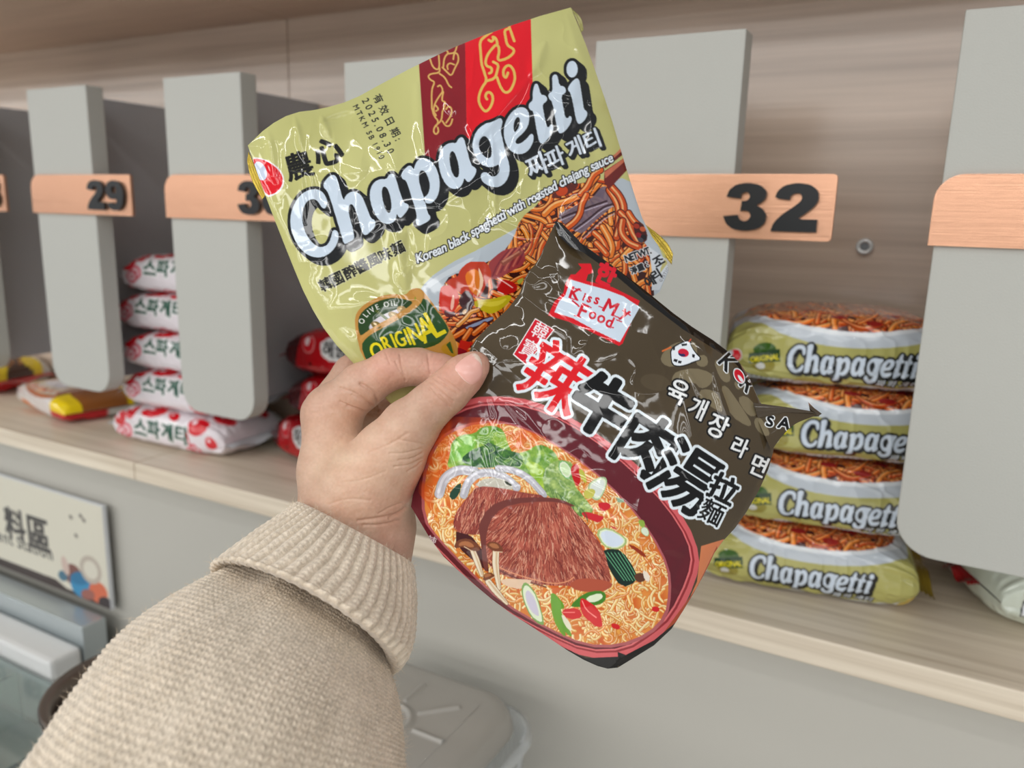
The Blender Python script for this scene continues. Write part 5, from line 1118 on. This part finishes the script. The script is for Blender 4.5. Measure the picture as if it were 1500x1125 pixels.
for k, (title_px, Zb, yaw, roll, lab) in enumerate((((1095, 835), -.297, 8.7, 0, 'olive noodle packet lying at the bottom of the four packet stack, on the shelf'), ((1138, 735), -.2385, 10.5, 0, 'olive noodle packet second from the bottom of the stack beside divider 32'),
                                                     ((1172, 625), -.1800, 13.0, 0, 'olive noodle packet third from the bottom, behind the brown packet corner'), ((1152, 515), -.1235, 13.0, 0, 'topmost olive noodle packet of the stack below the bolt'))):
    p = at(*title_px, Y=.622); a = math.radians(yaw)
    f = (92 / PW_ - .5) * PL_                                        # the title starts here along the packet
    ctr = (p[0] - f * math.cos(a) - .061 * math.sin(a), p[1] - f * math.sin(a) + .061 * math.cos(a), H + Zb + .0006)
    shelf_pack('noodle_packet', lab, 'noodle packet', 'olive packets stacked on the shelf', ctr, a, PL_, .122, .0558, cvs, 0, M['film_s'], M['gold'], 210 + 7 * k, math.radians(roll), yoff=-7)

# red and white packets ----------------------------------------
def red_white_art(seed):
    c = Canvas(0, 0, 330, 240, 1.6, (224, 216, 220)); r_ = np.random.default_rng(seed)
    for x, y, rx, ry in ((30, 130, 22, 20), (62, 110, 16, 22), (128, 106, 34, 16), (190, 110, 18, 10), (215, 60, 40, 24), (120, 60, 30, 26), (40, 60, 30, 20), (262, 120, 26, 20), (300, 150, 14, 16), (290, 70, 26, 20), (250, 205, 30, 13), (150, 205, 26, 10), (90, 214, 22, 8), (20, 205, 14, 10), (70, 20, 34, 14), (180, 18, 40, 14)):
        c.ell(x, y, rx, ry, r_.uniform(-30, 30), (206, 16, 32)); c.ell(x - rx * .4, y - ry * .35, rx * .22, ry * .3, 0, (240, 226, 230))
    for x, y in ((52, 158), (36, 168), (250, 176)):
        for rr in (20, 13, 6): c.ell(x, y, rr, rr * .9, 0, (214, 96, 110) if rr != 13 else (236, 206, 212))
    for ch, x in (('스', 100), ('파', 140), ('게', 180), ('티', 220)):
        m_ = c.char_mask(ch, x, 146, 36, 3, 1.8, 1.05); c.put(c.grow(m_, 4), (232, 230, 230)); c.put(m_, (40, 82, 66))
    c.stroke([(236, 140), (246, 170), (240, 205)], 4, (196, 30, 40), 1)
    return c
cvr = red_white_art(301)
rw = (('bottom red and white spotted packet with full green lettering, on the shelf', -.297, 2.3, 193, 610), ('red and white spotted packet second from the bottom of its stack', -.2485, 3, 205, 560), ('red and white spotted packet in the middle of its five packet stack', -.2005, 4, 203, 500),
      ('red and white spotted packet second from the top of its stack', -.1525, 2, 188, 445), ('topmost red and white spotted packet of its stack behind divider 30', -.1045, 6, 196, 385))
for k, (lab, Zb, yaw, px0, py0) in enumerate(rw):
    p = at(px0, py0, Y=.655); a = math.radians(yaw); Lr = .196 if k == 0 else .175
    ctr = (p[0] + Lr / 2 * math.cos(a), .622 + .061 + .003 * k, H + Zb + .0006)
    shelf_pack('spaghetti_packet', lab, 'noodle packet', 'red and white packets stacked on the shelf', ctr, a, Lr, .118, .0468, cvr, 0, M['film_s'], M['whitefilm'], 320 + 5 * k, 0, 170, .0009, yoff=22)

# dark red packets ---------------------------------------------
def dark_red_art():
    c = Canvas(0, 0, 330, 240, 1.6, (176, 14, 24))
    c.poly([(0, 0), (50, 0), (70, 120), (40, 240), (0, 240)], (74, 10, 16), 1); c.poly([(150, 40), (330, 40), (330, 130), (160, 130)], (24, 16, 18), 1); c.poly([(200, 30), (330, 30), (330, 90), (230, 100)], (170, 40, 24), 1)
    c.ell(98, 150, 22, 22, 0, (230, 150, 150)); c.ell(98, 150, 19, 19, 0, (206, 20, 34)); c.ell(92, 142, 8, 11, 0, (240, 220, 222))
    c.poly([(138, 128), (232, 122), (236, 180), (144, 186)], (226, 226, 224), 1); c.put(c.char_mask('해', 166, 155, 40, 0, 1.0), (26, 26, 28)); c.put(c.char_mask('물', 210, 153, 40, 0, 1.0), (26, 26, 28))
    c.poly([(0, 214), (330, 214), (330, 240), (0, 240)], (120, 10, 18)); c.ell(104, 196, 5, 4, 0, (60, 10, 14)); return c
cvd = dark_red_art()
for lab, X0, Y0, Zb, yaw, sd, rl in (('dark red packet at the bottom, poking out left of the wrist', -.626, .724, -.297, -20, 401, 0), ('dark red packet squeezed between two others left of the hand', -.600, .738, -.2435, -4, 407, 0), ('topmost dark red packet with round red logo and white label', -.602, .738, -.190, -3, 413, 0)):
    shelf_pack('dark_red_packet', lab, 'noodle packet', 'dark red packets stacked left of the hand', (X0, Y0, H + Zb + .0006), math.radians(yaw), .152, .118, .0525, cvd, 0, M['film_s'], M['redfilm'], sd, math.radians(rl), 170, .0009, yoff=8)

# flat packet, red packet, pale packet ---------------------------
c = Canvas(0, 0, 330, 260, 1.6, (222, 214, 210))
c.ell(150, 40, 150, 70, 4, (180, 96, 40)); c.ell(150, 46, 130, 52, 4, (216, 200, 180)); c.ell(140, 42, 60, 22, 4, (206, 206, 222))
r_ = np.random.default_rng(9)
for k in range(70):
    t = r_.uniform(0, 6.28); c.ell(150 + 118 * math.cos(t) * r_.uniform(.75, 1), 46 + 48 * math.sin(t) * r_.uniform(.75, 1), 9, 6, r_.uniform(0, 90), [(236, 130, 84), (226, 100, 60), (240, 170, 120), (150, 90, 40)][k % 4])
c.poly([(210, 0), (330, 0), (330, 96), (250, 90), (220, 50)], (146, 84, 44), 1); c.poly([(0, 150), (330, 150), (330, 260), (0, 260)], (196, 24, 34)); c.poly([(0, 120), (120, 116), (230, 150), (250, 190), (0, 170)], (226, 222, 218), 1); c.poly([(30, 132), (130, 130), (210, 165), (180, 185)], (226, 120, 50), 1)
c.poly([(262, 60), (330, 40), (330, 126), (262, 126)], (240, 208, 20)); c.poly([(262, 126), (330, 126), (330, 260), (262, 260)], (190, 16, 30)); c.poly([(266, -10), (330, -10), (330, 60), (276, 62)], (150, 90, 40))
P1, P2 = at(20, 590, Z=SHELF_Z), at(90, 625, Z=SHELF_Z); d = P2 - P1; ya = math.atan2(d[1], d[0]); mid = (P1 + P2) / 2
shelf_pack('flat_packet', 'flat white, red and yellow packet with a shrimp ring picture, under divider 29', 'noodle packet', None, (mid[0] - .060 * math.sin(ya), mid[1] + .060 * math.cos(ya), SHELF_Z + .0006), ya, np.hypot(d[0], d[1]), .12, .036, c, 0, M['film_s'], M['redfilm'], 501, 0, 160, .001, 4.0, .28, .5, (0, 0))
c = Canvas(0, 0, 330, 240, 1.6, (190, 14, 28)); m_ = c.poly([(0, 0), (330, 0), (330, 90), (0, 110)], (60, 30, 18)); c.noodles(m_, 40, 9, [(150, 90, 30), (120, 60, 24)], (200, 150, 60), (40, 16, 10), 55, 50, .6); c.poly([(270, 40), (330, 20), (330, 120), (300, 110)], (226, 200, 30), 1); c.poly([(230, 110), (330, 110), (330, 150), (240, 150)], (190, 10, 26))
shelf_pack('red_packet', 'red packet with a yellow corner, at the far left frame edge', 'noodle packet', None, (-1.375, .705, SHELF_Z + .0006), math.radians(6), .19, .118, .052, c, 0, M['film_s'], M['redfilm'], 520, 0, 150, .001)
c = Canvas(0, 0, 330, 250, 1.6, (206, 214, 200)); c.ell(95, 118, 26, 14, 4, (176, 20, 36)); c.ell(95, 113, 22, 8, 4, (120, 14, 26))
for ch, x in (('P', 44), ('o', 71), ('d', 96)):
    m_ = c.char_mask(ch, x, 196, 32 if ch != 'o' else 24, 6, 2.2, 1.1); c.put(c.grow(m_, 2.6), (40, 42, 46)); c.put(m_, (232, 236, 240))
q = at(1475, 925, Z=SHELF_Z); a = math.radians(24)
ctr = (q[0] + .074 * math.cos(a) - .06 * math.sin(a) - .004, q[1] + .074 * math.sin(a) + .06 * math.cos(a) - .012, SHELF_Z + .0006)
shelf_pack('pale_packet', 'pale green packet with a red crimped end, at the right frame edge', 'noodle packet', None, ctr, a, .15, .122, .060, c, 0, M['film_s'], M['redfilm'], 540, 0, 180, .0008, 3.2, .42, sealk=(.36, .010), yoff=10)

# ------------------------------------------------------------------ lidded tub and steel pot on the counter
LZ = H - .40
tub = empty('lidded_tub', (-.352, .452, CZ)); tag(tub, 'clear ribbed food tub with a grey embossed lid, right of the sleeve', 'tub')
def rrect(w, r, n=10):
    p = []
    for sx, sy, a0 in ((1, -1, -90), (1, 1, 0), (-1, 1, 90), (-1, -1, 180)): p += arc(sx * (w - r), sy * (w - r), r, a0, a0 + 90, n)
    return np.array(p)
lw = .084; hl = LZ - CZ
out = []
for k, (w, r, z) in enumerate(((lw - .028, .022, 0), (lw - .012, .03, -.0004), (lw - .004, .032, -.003), (lw, .034, -.010), (lw + .002, .034, -.020))): out.append(np.c_[rrect(w, r), np.full(44, hl + z)])
n = 120; gx, gy = np.meshgrid(np.linspace(-1, 1, n), np.linspace(-1, 1, n), indexing='ij'); w = lw - .028
rr = np.hypot(gx, gy) * w; aa = np.arctan2(gy, gx)
emb = .0022 * np.exp(-((rr - .021) / .0022) ** 2) - .0006 * (rr < .019); ribs_ = np.abs(((aa / (math.pi / 4)) + .5) % 1 - .5) * (math.pi / 4) * rr
emb += .0024 * np.exp(-(ribs_ / .0016) ** 2) * (rr > .027) * (rr < .062)
lidm = plain('lid_plastic', (168, 164, 156), .3, coat=.2)
lv = np.concatenate(out); 
link('lid_rim', mesh_np('lid_rim', lv, grid_faces(5, 44, True, flip=True)), lidm, tub)
sq = rrect(w, .022)
lx = gx * w; ly = gy * w; link('lid_top', mesh_np('lid_top', np.stack([lx, ly, hl + .0003 + emb], -1).reshape(-1, 3), grid_faces(n, n)), lidm, tub)
clr, gN, gL, gP = new_mat('clear_plastic'); gP.inputs['Transmission Weight'].default_value = .7; gP.inputs['Roughness'].default_value = .15; gP.inputs['Base Color'].default_value = (.85, .87, .87, 1); gP.inputs['IOR'].default_value = 1.2
t_ = np.linspace(0, 1, 60)[None]; m = 360; base_ = rrect(lw + .010, .036, 89); prof = []
for zz in np.linspace(0, 1, 14): prof.append(np.c_[base_ * (.80 + .2 * zz) * (1 + .012 * np.cos(np.arange(len(base_)) * 2 * np.pi / 8))[:, None], np.full(len(base_), zz * (hl - .022))])
link('tub_wall', mesh_np('tub_wall', np.concatenate(prof), grid_faces(14, len(base_), True)), clr, tub)
t2 = rrect(lw + .014, .038, 10); link('tub_lip', mesh_np('tub_lip', np.concatenate([np.c_[t2 * .96, np.full(44, hl - .024)], np.c_[t2, np.full(44, hl - .023)], np.c_[t2 * 1.01, np.full(44, hl - .030)]]), grid_faces(3, 44, True, flip=True)), clr, tub)
pot = empty('steel_pot', (-.590, .405, CZ)); tag(pot, 'round steel pot wrapped in cling film, half behind the sleeve', 'pot')
hp = (H - .425) - CZ
lathe('pot_body', [(.0, .002), (.062, .002), (.070, .012), (.073, hp - .01), (.078, hp), (.080, hp + .001), (.078, hp + .003), (.070, hp + .001), (.067, hp - .02), (.06, .02), (0, .02)], 64, plain('pot_steel', (120, 110, 102), .3, .8), pot, 'Z')
v = []; 
for k, zz in enumerate(np.linspace(0, 1, 20)):
    a = np.linspace(0, 2 * np.pi, 90, endpoint=False); rr = .078 + .004 * (vnoise(a * 9, zz * 9 + 0 * a, 77) - .3) + .003 * (1 - zz); v.append(np.c_[rr * np.cos(a), rr * np.sin(a), np.full(90, hp * .35 + zz * hp * .63)])
link('cling_film', mesh_np('cling_film', np.concatenate(v), grid_faces(20, 90, True)), clr, pot)
